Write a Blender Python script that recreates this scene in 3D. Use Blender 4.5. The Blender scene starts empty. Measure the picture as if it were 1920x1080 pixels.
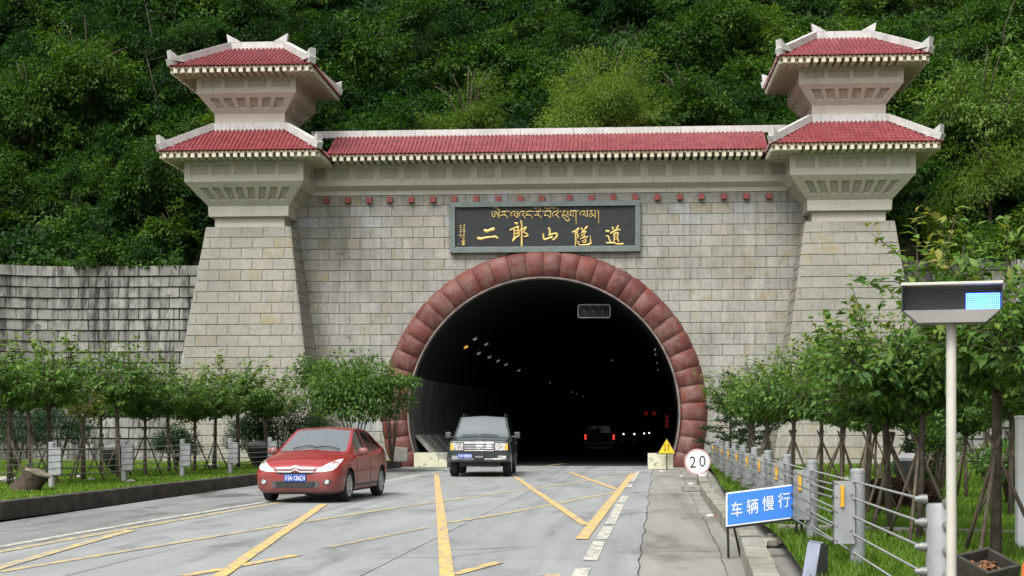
import bpy, bmesh, math, random
import numpy as np
from mathutils import Vector, Matrix, noise
from mathutils.bvhtree import BVHTree
R = math.radians
random.seed(7); rng = np.random.default_rng(7)
sc = bpy.context.scene
COL = sc.collection

# ------------------------------------------------------------------ camera, sky, sun, exposure
TH = R(4.0); F = 2800.0; EYE = 1.5; D0 = 56.0
ST, CT = math.sin(TH), math.cos(TH)
CX = D0 * ST - 1.3 * CT
CY = -D0 * CT - 1.3 * ST
cam_d = bpy.data.cameras.new('camera'); cam = bpy.data.objects.new('camera', cam_d); COL.objects.link(cam)
cam.location = (CX, CY, EYE); cam.rotation_euler = (R(90), 0, TH)
cam_d.sensor_width = 36; cam_d.lens = F / 1920 * 36
cam_d.shift_y = (800 - 540) / 1920
cam_d.clip_start = 0.2; cam_d.clip_end = 1500
sc.camera = cam

SUN_EL, SUN_AZ = R(54), R(205)      # azimuth measured clockwise from +Y
w = bpy.data.worlds.new('World'); sc.world = w; w.use_nodes = True
nt = w.node_tree; nt.nodes.clear()
sky = nt.nodes.new('ShaderNodeTexSky'); sky.sky_type = 'NISHITA'; sky.sun_disc = False
sky.sun_elevation = SUN_EL; sky.sun_rotation = SUN_AZ; sky.air_density = 1.0; sky.dust_density = 4.0; sky.ozone_density = 1.0
hs = nt.nodes.new('ShaderNodeHueSaturation'); hs.inputs['Saturation'].default_value = 0.22
bg = nt.nodes.new('ShaderNodeBackground'); bg.inputs['Strength'].default_value = 0.14
wo = nt.nodes.new('ShaderNodeOutputWorld')
nt.links.new(sky.outputs[0], hs.inputs['Color']); nt.links.new(hs.outputs[0], bg.inputs['Color']); nt.links.new(bg.outputs[0], wo.inputs['Surface'])
sun_d = bpy.data.lights.new('sun', 'SUN'); sun_d.energy = 1.5; sun_d.angle = R(22); sun_d.color = (1.0, 0.96, 0.9)
sun = bpy.data.objects.new('sun', sun_d); COL.objects.link(sun)
sdir = Vector((math.sin(SUN_AZ) * math.cos(SUN_EL), math.cos(SUN_AZ) * math.cos(SUN_EL), math.sin(SUN_EL)))
sun.rotation_euler = sdir.to_track_quat('Z', 'Y').to_euler(); sun.location = (0, -40, 40)
sc.view_settings.view_transform = 'Standard'; sc.view_settings.look = 'None'
sc.view_settings.exposure = 1.0; sc.view_settings.gamma = 1.0
sc.render.engine = 'CYCLES'
cy = sc.cycles
cy.max_bounces = 6; cy.diffuse_bounces = 3; cy.glossy_bounces = 3; cy.transmission_bounces = 3; cy.transparent_max_bounces = 6
cy.use_denoising = True; cy.sample_clamp_indirect = 6.0
cy.caustics_reflective = False; cy.caustics_refractive = False

# ------------------------------------------------------------------ placing helpers (survey of the photograph, in metres)
def W(px, d):
    lat = (px - 960) / F * d
    return (CX - d * ST + lat * CT, CY + d * CT + lat * ST)
def G(px, py, z=0.0):               # where a sight line meets the level z
    d = (EYE - z) * F / (py - 800); x, y = W(px, d)
    return Vector((x, y, z))
def PL(px, py, Y):                  # where a sight line meets the plane y = Y
    k = (px - 960) / F; d = (Y - CY) / (CT + k * ST)
    return Vector((W(px, d)[0], Y, EYE + (800 - py) / F * d))
def ZD(py, d): return EYE + (800 - py) / F * d

# ------------------------------------------------------------------ object helpers
def tag(o, label=None, cat=None, group=None, kind=None):
    if label: o['label'] = label
    if cat: o['category'] = cat
    if group: o['group'] = group
    if kind: o['kind'] = kind
    return o
def empty(name, loc=(0, 0, 0), rz=0, parent=None):
    o = bpy.data.objects.new(name, None); COL.objects.link(o)
    o.location = loc; o.rotation_euler = (0, 0, rz); o.empty_display_size = 0.2
    if parent: o.parent = parent
    return o
def link(name, me, parent=None, kind=None, loc=None, rot=None, scale=None):
    o = bpy.data.objects.new(name, me); COL.objects.link(o)
    if parent: o.parent = parent
    if kind: o['kind'] = kind
    if loc is not None: o.location = loc
    if rot is not None: o.rotation_euler = rot
    if scale is not None: o.scale = scale
    return o
def mesh(name, v, f, m=None, smooth=False, sharp=None):
    me = bpy.data.meshes.new(name); me.from_pydata([tuple(p) for p in v], [], f)
    if m:
        for mm in (m if isinstance(m, (list, tuple)) else [m]): me.materials.append(mm)
    if smooth:
        me.shade_smooth()
        if sharp: me.set_sharp_from_angle(angle=R(sharp))
    me.update()
    return me
def fixn(me):
    bm = bmesh.new(); bm.from_mesh(me); bmesh.ops.recalc_face_normals(bm, faces=bm.faces); bm.to_mesh(me); bm.free(); return me
class MB:
    def __init__(s): s.v = []; s.f = []
    def add(s, v, f):
        b = len(s.v); s.v += [Vector(p) for p in v]; s.f += [tuple(i + b for i in q) for q in f]; return s
    def hexa(s, p):                 # 4 bottom (ccw), 4 top
        return s.add(p, [(3, 2, 1, 0), (4, 5, 6, 7), (0, 1, 5, 4), (1, 2, 6, 5), (2, 3, 7, 6), (3, 0, 4, 7)])
    def box(s, c, d, M=None):
        x, y, z = d[0] / 2, d[1] / 2, d[2] / 2
        p = [Vector(q) for q in ((-x, -y, -z), (x, -y, -z), (x, y, -z), (-x, y, -z), (-x, -y, z), (x, -y, z), (x, y, z), (-x, y, z))]
        if M is not None: p = [M @ q for q in p]
        return s.hexa([q + Vector(c) for q in p])
    def bb(s, x0, x1, y0, y1, z0, z1):
        return s.box(((x0 + x1) / 2, (y0 + y1) / 2, (z0 + z1) / 2), (abs(x1 - x0), abs(y1 - y0), abs(z1 - z0)))
    def frust(s, z0, hx0, hy0, z1, hx1, hy1, cx=0, cy=0):
        return s.hexa([(cx - hx0, cy - hy0, z0), (cx + hx0, cy - hy0, z0), (cx + hx0, cy + hy0, z0), (cx - hx0, cy + hy0, z0),
                       (cx - hx1, cy - hy1, z1), (cx + hx1, cy - hy1, z1), (cx + hx1, cy + hy1, z1), (cx - hx1, cy + hy1, z1)])
    def tube(s, pts, rad, n=8, caps=True):
        pts = [Vector(p) for p in pts]
        if not isinstance(rad, (list, tuple)): rad = [rad] * len(pts)
        rings = []; up = None
        for i, p in enumerate(pts):
            t = (pts[min(i + 1, len(pts) - 1)] - pts[max(i - 1, 0)]).normalized()
            if up is None: up = Vector((0, 0, 1)) if abs(t.z) < 0.9 else Vector((1, 0, 0))
            a = t.cross(up).normalized(); b = a.cross(t).normalized(); up = b
            rings.append([p + (a * math.cos(2 * math.pi * k / n) + b * math.sin(2 * math.pi * k / n)) * rad[i] for k in range(n)])
        v = [q for r in rings for q in r]; f = []
        for i in range(len(pts) - 1):
            for k in range(n):
                k2 = (k + 1) % n; f.append((i * n + k, i * n + k2, (i + 1) * n + k2, (i + 1) * n + k))
        if caps: f.append(tuple(reversed(range(n)))); f.append(tuple(range((len(pts) - 1) * n, len(pts) * n)))
        return s.add(v, f)
    def lathe(s, prof, n=16, c=(0, 0, 0), axis='z', caps=True):
        v = []
        for r, h in prof:
            for k in range(n):
                a = 2 * math.pi * k / n; x, y = r * math.cos(a), r * math.sin(a)
                v.append(Vector(c) + (Vector((x, y, h)) if axis == 'z' else Vector((h, x, y)) if axis == 'x' else Vector((x, h, y))))
        f = []
        for i in range(len(prof) - 1):
            for k in range(n):
                k2 = (k + 1) % n; f.append((i * n + k, i * n + k2, (i + 1) * n + k2, (i + 1) * n + k))
        if caps: f.append(tuple(reversed(range(n)))); f.append(tuple(range((len(prof) - 1) * n, len(prof) * n)))
        return s.add(v, f)
    def prism(s, pts, off):         # planar polygon extruded by the vector off
        n = len(pts); off = Vector(off); p = [Vector(q) for q in pts]
        return s.add(p + [q + off for q in p], [tuple(range(n)), tuple(reversed(range(n, 2 * n)))] + [(i, i + n, (i + 1) % n + n, (i + 1) % n) for i in range(n)])
    def me(s, name, m, smooth=False, sharp=None, fix=True):
        me = mesh(name, s.v, s.f, m)
        if fix: fixn(me)
        if smooth:
            me.shade_smooth()
            if sharp: me.set_sharp_from_angle(angle=R(sharp))
        return me
    def build(s, name, m, parent=None, smooth=False, sharp=None, bevel=0, kind=None, fix=True, **k):
        o = link(name, s.me(name, m, smooth, sharp, fix), parent, kind, **k)
        if bevel:
            b = o.modifiers.new('bevel', 'BEVEL'); b.width = bevel; b.segments = 2; b.limit_method = 'ANGLE'; b.angle_limit = R(40)
        return o
def setattr_col(me, col):           # per-vertex colour numbers used by the material
    a = me.color_attributes.new('tint', 'FLOAT_COLOR', 'POINT')
    arr = np.ones((len(me.vertices), 4), np.float32); arr[:, :3] = col
    a.data.foreach_set('color', arr.ravel())
def npmesh(name, v, f, m, tint=None, smooth=False):   # v (n,3), f (m,k) arrays
    me = bpy.data.meshes.new(name); n, k = f.shape
    me.vertices.add(len(v)); me.vertices.foreach_set('co', np.ascontiguousarray(v, np.float32).ravel())
    me.loops.add(n * k); me.loops.foreach_set('vertex_index', np.ascontiguousarray(f, np.int32).ravel())
    me.polygons.add(n); me.polygons.foreach_set('loop_start', np.arange(0, n * k, k, dtype=np.int32))
    if m: me.materials.append(m)
    me.update(calc_edges=True)
    if smooth: me.shade_smooth()
    if tint is not None:
        a = me.color_attributes.new('tint', 'FLOAT_COLOR', 'POINT')
        t = np.ones((len(v), 4), np.float32); t[:, :3] = tint; a.data.foreach_set('color', t.ravel())
    return me

# ------------------------------------------------------------------ materials
class M:
    def __init__(s, name, rough=0.8, metal=0.0, spec=0.4):
        s.m = bpy.data.materials.new(name); s.m.use_nodes = True; s.nt = s.m.node_tree
        s.b = s.nt.nodes['Principled BSDF']; s.b.inputs['Roughness'].default_value = rough
        s.b.inputs['Metallic'].default_value = metal; s.b.inputs['Specular IOR Level'].default_value = spec
    def n(s, t, **k):
        o = s.nt.nodes.new('ShaderNode' + t)
        for a, v in k.items():
            if hasattr(o, a): setattr(o, a, v)
            else: s.set(o, a, v)
        return o
    def set(s, o, a, v):
        a = a.replace('_', ' ')
        i = o.inputs[int(a[1:])] if a[0] == 'i' and a[1:].isdigit() else o.inputs[a]
        if isinstance(v, bpy.types.NodeSocket): s.nt.links.new(v, i)
        else: i.default_value = v
    def pos(s, scale=(1, 1, 1), obj=False):
        g = s.n('TexCoord').outputs['Object'] if obj else s.n('NewGeometry').outputs['Position']
        mp = s.n('Mapping', Vector=g, Scale=scale); return mp.outputs[0]
    def noise(s, vec, scale, detail=4, rough=0.6):
        return s.n('TexNoise', Vector=vec, Scale=scale, Detail=detail, Roughness=rough).outputs['Fac']
    def ramp(s, fac, stops):
        r = s.n('ValToRGB', Fac=fac); e = r.color_ramp.elements
        while len(e) < len(stops): e.new(0.5)
        for i, (p, c) in enumerate(stops):
            e[i].position = p; e[i].color = (c, c, c, 1) if isinstance(c, (int, float)) else (*c, 1)
        return r.outputs[0]
    def mix(s, fac, a, b, mode='MIX'):
        x = s.n('Mix', data_type='RGBA', blend_type=mode)
        for i, v in ((0, fac), (6, a), (7, b)):
            if isinstance(v, bpy.types.NodeSocket): s.nt.links.new(v, x.inputs[i])
            else: x.inputs[i].default_value = v if i == 0 else ((*v, 1) if len(v) == 3 else v)
        return x.outputs[2]
    def math(s, op, a, b=0.0):
        x = s.n('Math', operation=op)
        for i, v in ((0, a), (1, b)):
            if isinstance(v, bpy.types.NodeSocket): s.nt.links.new(v, x.inputs[i])
            else: x.inputs[i].default_value = v
        return x.outputs[0]
    def col(s, c):
        if isinstance(c, bpy.types.NodeSocket): s.nt.links.new(c, s.b.inputs['Base Color'])
        else: s.b.inputs['Base Color'].default_value = (*c, 1)
        return s
    def rough(s, r): s.nt.links.new(r, s.b.inputs['Roughness']); return s
    def bump(s, h, strength=0.3, dist=0.02):
        b = s.n('Bump', Height=h, Strength=strength, Distance=dist); s.nt.links.new(b.outputs[0], s.b.inputs['Normal']); return s
    def tint(s):
        a = s.n('Attribute', attribute_name='tint'); sp = s.n('SeparateColor', Color=a.outputs['Color']); return sp.outputs
def simple(name, c, rough=0.7, metal=0.0, var=0.25, scale=3.0, bump=0.0, spec=0.4, coat=0.0):
    m = M(name, rough, metal, spec); v = m.pos()
    f = m.noise(v, scale, 5); lo = tuple(x * (1 - var) for x in c); hi = tuple(min(1, x * (1 + var)) for x in c)
    m.col(m.ramp(f, [(0.3, lo), (0.7, hi)]))
    if bump: m.bump(m.noise(v, scale * 12, 3), bump, 0.01)
    if coat: m.b.inputs['Coat Weight'].default_value = coat; m.b.inputs['Coat Roughness'].default_value = 0.04
    return m.m
def emis(name, c, s):
    m = M(name, 0.5); m.col(c); m.b.inputs['Emission Color'].default_value = (*c, 1); m.b.inputs['Emission Strength'].default_value = s; return m.m

def stone_mat(name, ramp, streak_dark, streak_white, grime):
    m = M(name, 0.9, 0, 0.25); v = m.pos(); t = m.tint()
    base = m.ramp(t[0], ramp)
    base = m.mix(m.math('MULTIPLY', m.ramp(t[1], [(0.0, 0), (0.8, 0), (0.84, 1)]), m.ramp(m.noise(v, 2.2), [(0.45, 0.0), (0.6, 0.55)])), base, (0.30, 0.235, 0.10))
    g = m.noise(v, 9, 6, 0.7); base = m.mix(m.ramp(g, [(0.3, 0.45), (0.62, 0.0)]), base, (0.12, 0.115, 0.10))
    big = m.noise(v, 0.45, 3); base = m.mix(m.ramp(big, [(0.42, 0.30), (0.6, 0.0)]), base, (0.13, 0.13, 0.115))
    sv = m.pos((3.2, 3.2, 0.22)); s1 = m.noise(sv, 1.5, 5, 0.65); sm = m.noise(m.pos((0.5, 0.5, 0.35)), 1.0, 2)
    base = m.mix(m.math('MULTIPLY', m.ramp(s1, [(0.44, 0), (0.62, streak_dark)]), m.ramp(sm, [(0.36, 0.12), (0.56, 1)])), base, (0.03, 0.03, 0.03))
    s2 = m.noise(m.pos((2.6, 2.6, 0.35)), 1.9, 4, 0.6)
    base = m.mix(m.ramp(s2, [(0.55, 0), (0.7, streak_white)]), base, (0.52, 0.51, 0.47))
    st = m.noise(m.pos((1, 1, 1.6)), 1.1, 4); base = m.mix(m.ramp(st, [(0.64, 0), (0.72, grime)]), base, (0.05, 0.045, 0.035))
    m.col(base); m.bump(m.noise(v, 40, 4), 0.35, 0.012); return m.m
STONE = stone_mat('granite_block', [(0.0, (0.325, 0.32, 0.291)), (0.35, (0.352, 0.346, 0.313)), (0.65, (0.375, 0.371, 0.337)), (0.86, (0.38, 0.365, 0.314)), (0.93, (0.382, 0.345, 0.286)), (1.0, (0.40, 0.418, 0.428))], 0.25, 0.28, 0.4)
STONE_T = stone_mat('tower_granite_block', [(0.0, (0.292, 0.283, 0.250)), (0.5, (0.314, 0.304, 0.268)), (0.88, (0.33, 0.318, 0.276)), (1.0, (0.338, 0.308, 0.255))], 0.12, 0.05, 0.15)
STONE_W = stone_mat('stained_wing_block', [(0.0, (0.16, 0.165, 0.15)), (0.5, (0.25, 0.255, 0.235)), (1.0, (0.33, 0.33, 0.30))], 0.88, 0.25, 0.85)
MORTAR = simple('mortar', (0.27, 0.262, 0.235), 0.95, var=0.4, scale=6)
MORTAR_D = simple('dark_mortar', (0.035, 0.034, 0.03), 0.95, var=0.4, scale=6)
def cream_mat(name, c):
    m = M(name, 0.75, 0, 0.3); v = m.pos()
    b = m.ramp(m.noise(v, 1.3, 5), [(0.3, tuple(x * 0.86 for x in c)), (0.7, c)])
    s = m.noise(m.pos((4, 4, 0.3)), 1.6, 5, 0.65); b = m.mix(m.ramp(s, [(0.52, 0), (0.75, 0.3)]), b, (0.17, 0.15, 0.12))
    m.col(b); m.bump(m.noise(v, 60, 3), 0.12, 0.005); return m.m
CREAM = cream_mat('cream_render', (0.52, 0.495, 0.425))
CREAM_U = cream_mat('pinkish_render', (0.58, 0.515, 0.445))
PANEL = cream_mat('darker_panel_render', (0.44, 0.42, 0.36))  # recessed panels, a step darker than the render around them
PANEL_U = cream_mat('darker_pinkish_panel_render', (0.49, 0.43, 0.37))
RAFT = cream_mat('white_rafter_paint', (0.60, 0.56, 0.45))
SOFFIT = simple('soffit_board', (0.40, 0.32, 0.23), 0.85, var=0.35, scale=5)
def ridge_mat():
    m = M('white_ridge_plaster', 0.7); v = m.pos()
    b = m.ramp(m.noise(v, 1.7, 5), [(0.35, (0.42, 0.42, 0.405)), (0.65, (0.56, 0.555, 0.535))])
    s = m.noise(m.pos((7, 7, 0.5)), 2.2, 6, 0.7); b = m.mix(m.ramp(s, [(0.52, 0), (0.72, 0.55)]), b, (0.09, 0.085, 0.075)); m.col(b); return m.m
RIDGE = ridge_mat()
def tile_mat():
    m = M('red_glazed_tile', 0.32, 0, 0.5); v = m.pos()
    b = m.ramp(m.noise(v, 2.6, 6, 0.7), [(0.3, (0.15, 0.024, 0.029)), (0.5, (0.235, 0.04, 0.048)), (0.75, (0.31, 0.09, 0.092))])
    g = m.noise(m.pos((6, 2, 2)), 3.5, 5, 0.7); b = m.mix(m.ramp(g, [(0.48, 0), (0.70, 0.75)]), b, (0.10, 0.055, 0.048))
    m.col(b); m.rough(m.ramp(m.noise(v, 8, 3), [(0.3, 0.25), (0.7, 0.55)])); return m.m
TILE = tile_mat()
def arch_mat():
    m = M('red_arch_paint', 0.62, 0, 0.35); v = m.pos(); t = m.tint()
    b = m.ramp(t[0], [(0, (0.098, 0.028, 0.024)), (0.5, (0.125, 0.037, 0.031)), (1, (0.15, 0.047, 0.039))])
    n1 = m.noise(v, 1.6, 6, 0.7); b = m.mix(m.ramp(n1, [(0.46, 0), (0.66, 0.7)]), b, (0.205, 0.125, 0.105))
    n3 = m.noise(m.pos((1, 1, 0.6)), 2.3, 4); b = m.mix(m.ramp(n3, [(0.6, 0), (0.68, 0.8)]), b, (0.20, 0.035, 0.02))
    n2 = m.noise(v, 5, 6, 0.75); b = m.mix(m.ramp(n2, [(0.56, 0), (0.72, 0.5)]), b, (0.06, 0.03, 0.028))
    m.col(b); m.bump(m.noise(v, 14, 6, .75), 0.5, 0.03); return m.m
ARCH = arch_mat()
LIP = simple('arch_lip_metal', (0.16, 0.13, 0.12), 0.6, var=0.4)
REDB = simple('red_beam_paint', (0.24, 0.055, 0.045), 0.6)
CONC = simple('weathered_concrete', (0.27, 0.265, 0.235), 0.9, var=0.35, scale=4, bump=0.4)
CONCP = M('pale_yellow_block_paint', 0.8)
_v = CONCP.pos(); _b = CONCP.ramp(CONCP.noise(_v, 4, 4), [(0.3, (0.50, 0.50, 0.35)), (0.7, (0.60, 0.60, 0.45))])
CONCP.col(CONCP.mix(CONCP.ramp(CONCP.noise(_v, 7, 5), [(0.6, 0), (0.66, 0.9)]), _b, (0.07, 0.07, 0.05))); CONCP = CONCP.m
KERBD = simple('dark_kerb', (0.055, 0.052, 0.042), 0.95, var=0.6, scale=3, bump=0.5)  # left kerb stones, near-black on every face
_m = M('kerb_stone', 0.92); _v = _m.pos(); _b = _m.ramp(_m.noise(_v, 5, 6, .7), [(0.3, (0.17, 0.16, 0.135)), (0.7, (0.34, 0.33, 0.29))])
_m.col(_m.mix(_m.ramp(_m.noise(_v, 1.4, 5), [(0.5, 0), (0.68, 0.7)]), _b, (0.10, 0.11, 0.05))); _m.bump(_m.noise(_v, 18, 5), 0.6, 0.02); KERB = _m.m
def road_mat(name, lo, hi, stain, edge):
    m = M(name, 0.7, 0, 0.35); v = m.pos(); t = m.n('ObjectInfo').outputs['Random']
    b = m.ramp(m.noise(m.pos((1.2, 0.22, 1)), 1.2, 6, 0.65), [(0.25, lo), (0.75, hi)])
    b = m.mix(m.ramp(t, [(0, 0.0), (1, 0.25)]), b, tuple(x * 0.75 for x in lo))
    g = m.noise(m.pos((1, 0.35, 1)), 0.8, 6, 0.7); wet = m.ramp(g, [(0.52, 0), (0.7, stain)])
    b = m.mix(wet, b, tuple(x * 0.33 for x in lo))
    tr = m.noise(m.pos((1.6, 0.03, 1)), 1.4, 4, 0.6); b = m.mix(m.ramp(tr, [(0.5, 0), (0.68, stain * 0.7)]), b, tuple(x * 0.5 for x in lo))
    hb = m.noise(m.pos((0.25, 5.0, 1)), 2.2, 5, 0.7); b = m.mix(m.ramp(hb, [(0.5, 0), (0.75, 0.30)]), b, tuple(x * 0.55 for x in lo))
    sp = m.noise(v, 9, 6, 0.8); b = m.mix(m.ramp(sp, [(0.58, 0), (0.7, 0.35)]), b, tuple(x * 0.4 for x in lo))
    vo = m.n('TexVoronoi', feature='DISTANCE_TO_EDGE', Vector=m.n('Mapping', Vector=m.mix(0.12, m.pos((1, .6, 1)), m.n('TexNoise', Vector=v, Scale=2.0, Detail=5.0).outputs['Color']), Scale=(1, 1, 1)).outputs[0], Scale=edge)
    ck = m.math('MULTIPLY', m.ramp(vo.outputs['Distance'], [(0.0, 1), (0.012, 0)]), m.ramp(m.noise(v, 0.5, 2), [(0.53, 0), (0.62, 0.55)]))
    b = m.mix(ck, b, (0.05, 0.05, 0.045))
    m.col(b); m.rough(m.ramp(wet, [(0, 0.75), (0.5, 0.35)])); m.bump(m.noise(v, 55, 4), 0.25, 0.006); return m.m
ROAD = road_mat('road_concrete', (0.215, 0.225, 0.225), (0.325, 0.337, 0.335), 0.5, 0.35)
SHOULDER = road_mat('shoulder_concrete', (0.19, 0.185, 0.165), (0.31, 0.305, 0.28), 0.6, 0.7)
GUTTER = road_mat('gutter_concrete', (0.14, 0.14, 0.135), (0.27, 0.275, 0.275), 0.85, 0.5)
ASPHALT = simple('tunnel_asphalt', (0.035, 0.034, 0.032), 0.55, var=0.3, scale=2)
BEDDING = simple('joint_filler', (0.085, 0.082, 0.076), 0.95)
def paint_mat(name, c, wear):
    m = M(name, 0.6); v = m.pos((1, 0.5, 1))
    b = m.ramp(m.noise(v, 3, 4), [(0.3, tuple(x * 0.85 for x in c)), (0.7, c)])
    n = m.noise(v, 7, 7, 0.8); b = m.mix(m.ramp(n, [(wear, 0), (wear + 0.09, 0.9)]), b, (0.25, 0.25, 0.245)); m.col(b); return m.m
YEL = paint_mat('yellow_road_paint', (0.68, 0.45, 0.14), 0.475)
YEL2 = paint_mat('worn_yellow_paint', (0.58, 0.45, 0.19), 0.45)
WHT = paint_mat('white_road_paint', (0.60, 0.58, 0.49), 0.455)
SOIL = simple('soil', (0.06, 0.045, 0.03), 0.95, var=0.5, scale=2, bump=0.5)
_m = M('lawn_ground', 0.95); _v = _m.pos(); _m.col(_m.ramp(_m.noise(_v, 1.6, 6, .7), [(0.3, (0.055, 0.085, 0.015)), (0.55, (0.09, 0.145, 0.02)), (0.75, (0.13, 0.18, 0.035))])); LAWN = _m.m
def leaf_mat(name, dark, mid, light, tip, trans=0.35, rough=0.6):
    m = M(name, rough, 0, 0.22); t = m.tint()
    b = m.ramp(t[0], [(0.0, dark), (0.45, mid), (0.9, light), (1.0, tip)])
    b = m.mix(m.math('MULTIPLY', t[1], 0.6), b, tuple(x * 0.5 for x in dark))
    b = m.mix(1.0, b, m.ramp(t[2], [(0.0, (0.70, 0.94, 1.0)), (0.5, (0.90, 0.98, 0.92)), (1.0, (1.0, 0.97, 0.72))]), 'MULTIPLY')
    m.col(b)
    tr = m.n('BsdfTranslucent', Color=m.mix(1.0, b, (1.3, 1.5, 0.6), 'MULTIPLY'))
    ms = m.n('MixShader', Fac=trans); m.nt.links.new(m.b.outputs[0], ms.inputs[1]); m.nt.links.new(tr.outputs[0], ms.inputs[2])
    m.nt.links.new(ms.outputs[0], m.nt.nodes['Material Output'].inputs['Surface']); return m.m
LEAF_H = leaf_mat('hill_leaf', (0.012, 0.036, 0.012), (0.036, 0.086, 0.017), (0.092, 0.165, 0.024), (0.16, 0.235, 0.04))
LEAF_L = leaf_mat('pale_shrub_leaf', (0.085, 0.135, 0.028), (0.15, 0.215, 0.042), (0.20, 0.27, 0.055), (0.24, 0.30, 0.075))
LEAF_C = leaf_mat('cherry_leaf', (0.045, 0.092, 0.030), (0.098, 0.175, 0.044), (0.185, 0.265, 0.058), (0.28, 0.25, 0.07))
LEAF_Y = leaf_mat('yellowing_leaf', (0.10, 0.13, 0.03), (0.17, 0.18, 0.04), (0.24, 0.22, 0.05), (0.28, 0.20, 0.05))
LEAF_R = leaf_mat('purple_hedge_leaf', (0.035, 0.016, 0.016), (0.07, 0.028, 0.028), (0.10, 0.05, 0.035), (0.15, 0.05, 0.05))
NEEDLE = leaf_mat('conifer_needle', (0.010, 0.030, 0.012), (0.018, 0.05, 0.018), (0.035, 0.085, 0.025), (0.06, 0.12, 0.03), 0.12, 0.6)
GRASS = leaf_mat('grass_blade', (0.085, 0.145, 0.018), (0.14, 0.225, 0.026), (0.19, 0.28, 0.036), (0.25, 0.30, 0.07), 0.4, 0.5)
BARK = simple('bark', (0.085, 0.068, 0.052), 0.95, var=0.5, scale=9, bump=0.6)
STAKE = simple('stake_wood', (0.115, 0.09, 0.066), 0.9, var=0.45, scale=7)
STEEL = simple('galvanised_steel', (0.29, 0.305, 0.31), 0.55, 0.3, var=0.14, scale=6)
CABLE = simple('wire_rope', (0.22, 0.23, 0.22), 0.55, 0.5, var=0.3, scale=30)
BLACK = simple('black_paint', (0.018, 0.02, 0.02), 0.45, var=0.3)
RUBBER = simple('tyre_rubber', (0.018, 0.018, 0.018), 0.85, var=0.35, scale=20)
AMBER = simple('amber_reflector', (0.72, 0.36, 0.015), 0.3, spec=0.6)
# ------------------------------------------------------------------ ground, road, shoulder, kerbs
SH = 0.028                                   # the road runs slightly askew of the portal
def rx(x, y): return x + SH * (y + 41)
gv = [(-420, -420, -0.09), (420, -420, -0.09), (420, 420, -0.09), (-420, 420, -0.09)]
tag(link('ground', mesh('ground', gv, [(0, 1, 2, 3)], SOIL)), kind='structure')
road = empty('road'); tag(road, kind='structure')
bed = MB(); bed.hexa([(rx(-7.3, -75), -75, -0.08), (rx(4.75, -75), -75, -0.08), (rx(4.75, 1.2), 1.2, -0.08), (rx(-7.3, 1.2), 1.2, -0.08),
                      (rx(-7.3, -75), -75, -0.012), (rx(4.75, -75), -75, -0.012), (rx(4.75, 1.2), 1.2, -0.012), (rx(-7.3, 1.2), 1.2, -0.012)])
bed.build('road_bed', BEDDING, road)
cols = [(-7.25, -4.75, GUTTER), (-4.75, -2.9, ROAD), (-2.9, 0.05, ROAD), (0.05, 2.82, ROAD), (2.82, 3.75, SHOULDER), (3.75, 4.72, SHOULDER)]
ys = [-72 + 4.7 * k for k in range(16)] + [1.0]
for ci, (xa, xb, mt) in enumerate(cols):
    for k in range(len(ys) - 1):
        off = (0.0, 0.0, 0.0, 0.0, 1.3, 2.6)[ci]
        y0, y1 = ys[k] + (off if k else 0), ys[k + 1] + (off if k < len(ys) - 2 else 0)
        if y1 - y0 < 0.4: continue
        g = 0.008 if ci < 4 else 0.009
        jit = (lambda: random.uniform(-0.012, 0.012)) if ci >= 3 else (lambda: 0)
        zt = random.uniform(-0.0015, 0.0015) if ci < 4 else random.uniform(-0.008, 0.0)
        mb = MB()
        n = 10 if ci >= 3 else 1              # broken, wavy edges on the shoulder slabs
        L, Rr = [], []
        for i in range(n + 1):
            yy = y0 + g + (y1 - y0 - 2 * g) * i / n
            wob = 0.06 * noise.noise(Vector((xa * 3, yy * 0.9, 1))) + 0.02 * noise.noise(Vector((xa, yy * 4, 3))) if ci in (4, 5) else 0
            wob2 = 0.05 * noise.noise(Vector((xb * 3, yy * 0.9, 1))) + 0.02 * noise.noise(Vector((xb, yy * 4, 3))) if ci in (3, 4) else 0
            L.append((rx(xa, yy) + g + wob, yy)); Rr.append((rx(xb, yy) - g + wob2, yy))
        poly = L + Rr[::-1]
        mb.prism([(x, y, zt) for x, y in poly], (0, 0, -0.06))
        mb.build('slab', mt, road)
def stripe(pts, wd, m, name='road_marking', z=0.0075, worn=0.0):
    P = [G(*p) for p in pts]; L, Rr = [], []
    for i, p in enumerate(P):
        t = (P[min(i + 1, len(P) - 1)] - P[max(i - 1, 0)]); t.z = 0; t.normalize(); nrm = Vector((-t.y, t.x, 0))
        L.append(p + nrm * wd / 2); Rr.append(p - nrm * wd / 2)
    v = [(q.x, q.y, z) for q in L + Rr]; n = len(P)
    link(name, mesh(name, v, [(i, i + n, i + n + 1, i + 1) for i in range(n - 1)], m), road)
def dense(a, b, n): return [(a[0] + (b[0] - a[0]) * i / n, a[1] + (b[1] - a[1]) * i / n) for i in range(n + 1)]
stripe([(818, 889), (829, 985), (838, 1079), (842, 1130)], 0.15, YEL, z=0.0115)
stripe([(607, 946), (415, 1079), (350, 1125)], 0.15, YEL, z=0.0115)
stripe([(1187, 888), (1090, 1012)], 0.17, YEL, z=0.0115)
stripe([(965, 894), (1098, 985)], 0.14, YEL, z=0.0098)
stripe([(1068, 886), (1157, 918)], 0.16, YEL, z=0.0098)
stripe([(840, 981), (960, 961), (1155, 923)], 0.13, YEL2)
stripe([(0, 1073), (490, 992), (725, 955), (960, 922), (1185, 890)], 0.13, YEL2)
stripe([(-40, 1077), (120, 1030), (245, 995)], 0.16, YEL2, z=0.0098)
stripe([(610, 1028), (700, 1010), (800, 990)], 0.12, paint_mat('faded_yellow_paint', (0.52, 0.38, 0.12), 0.40))
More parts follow.
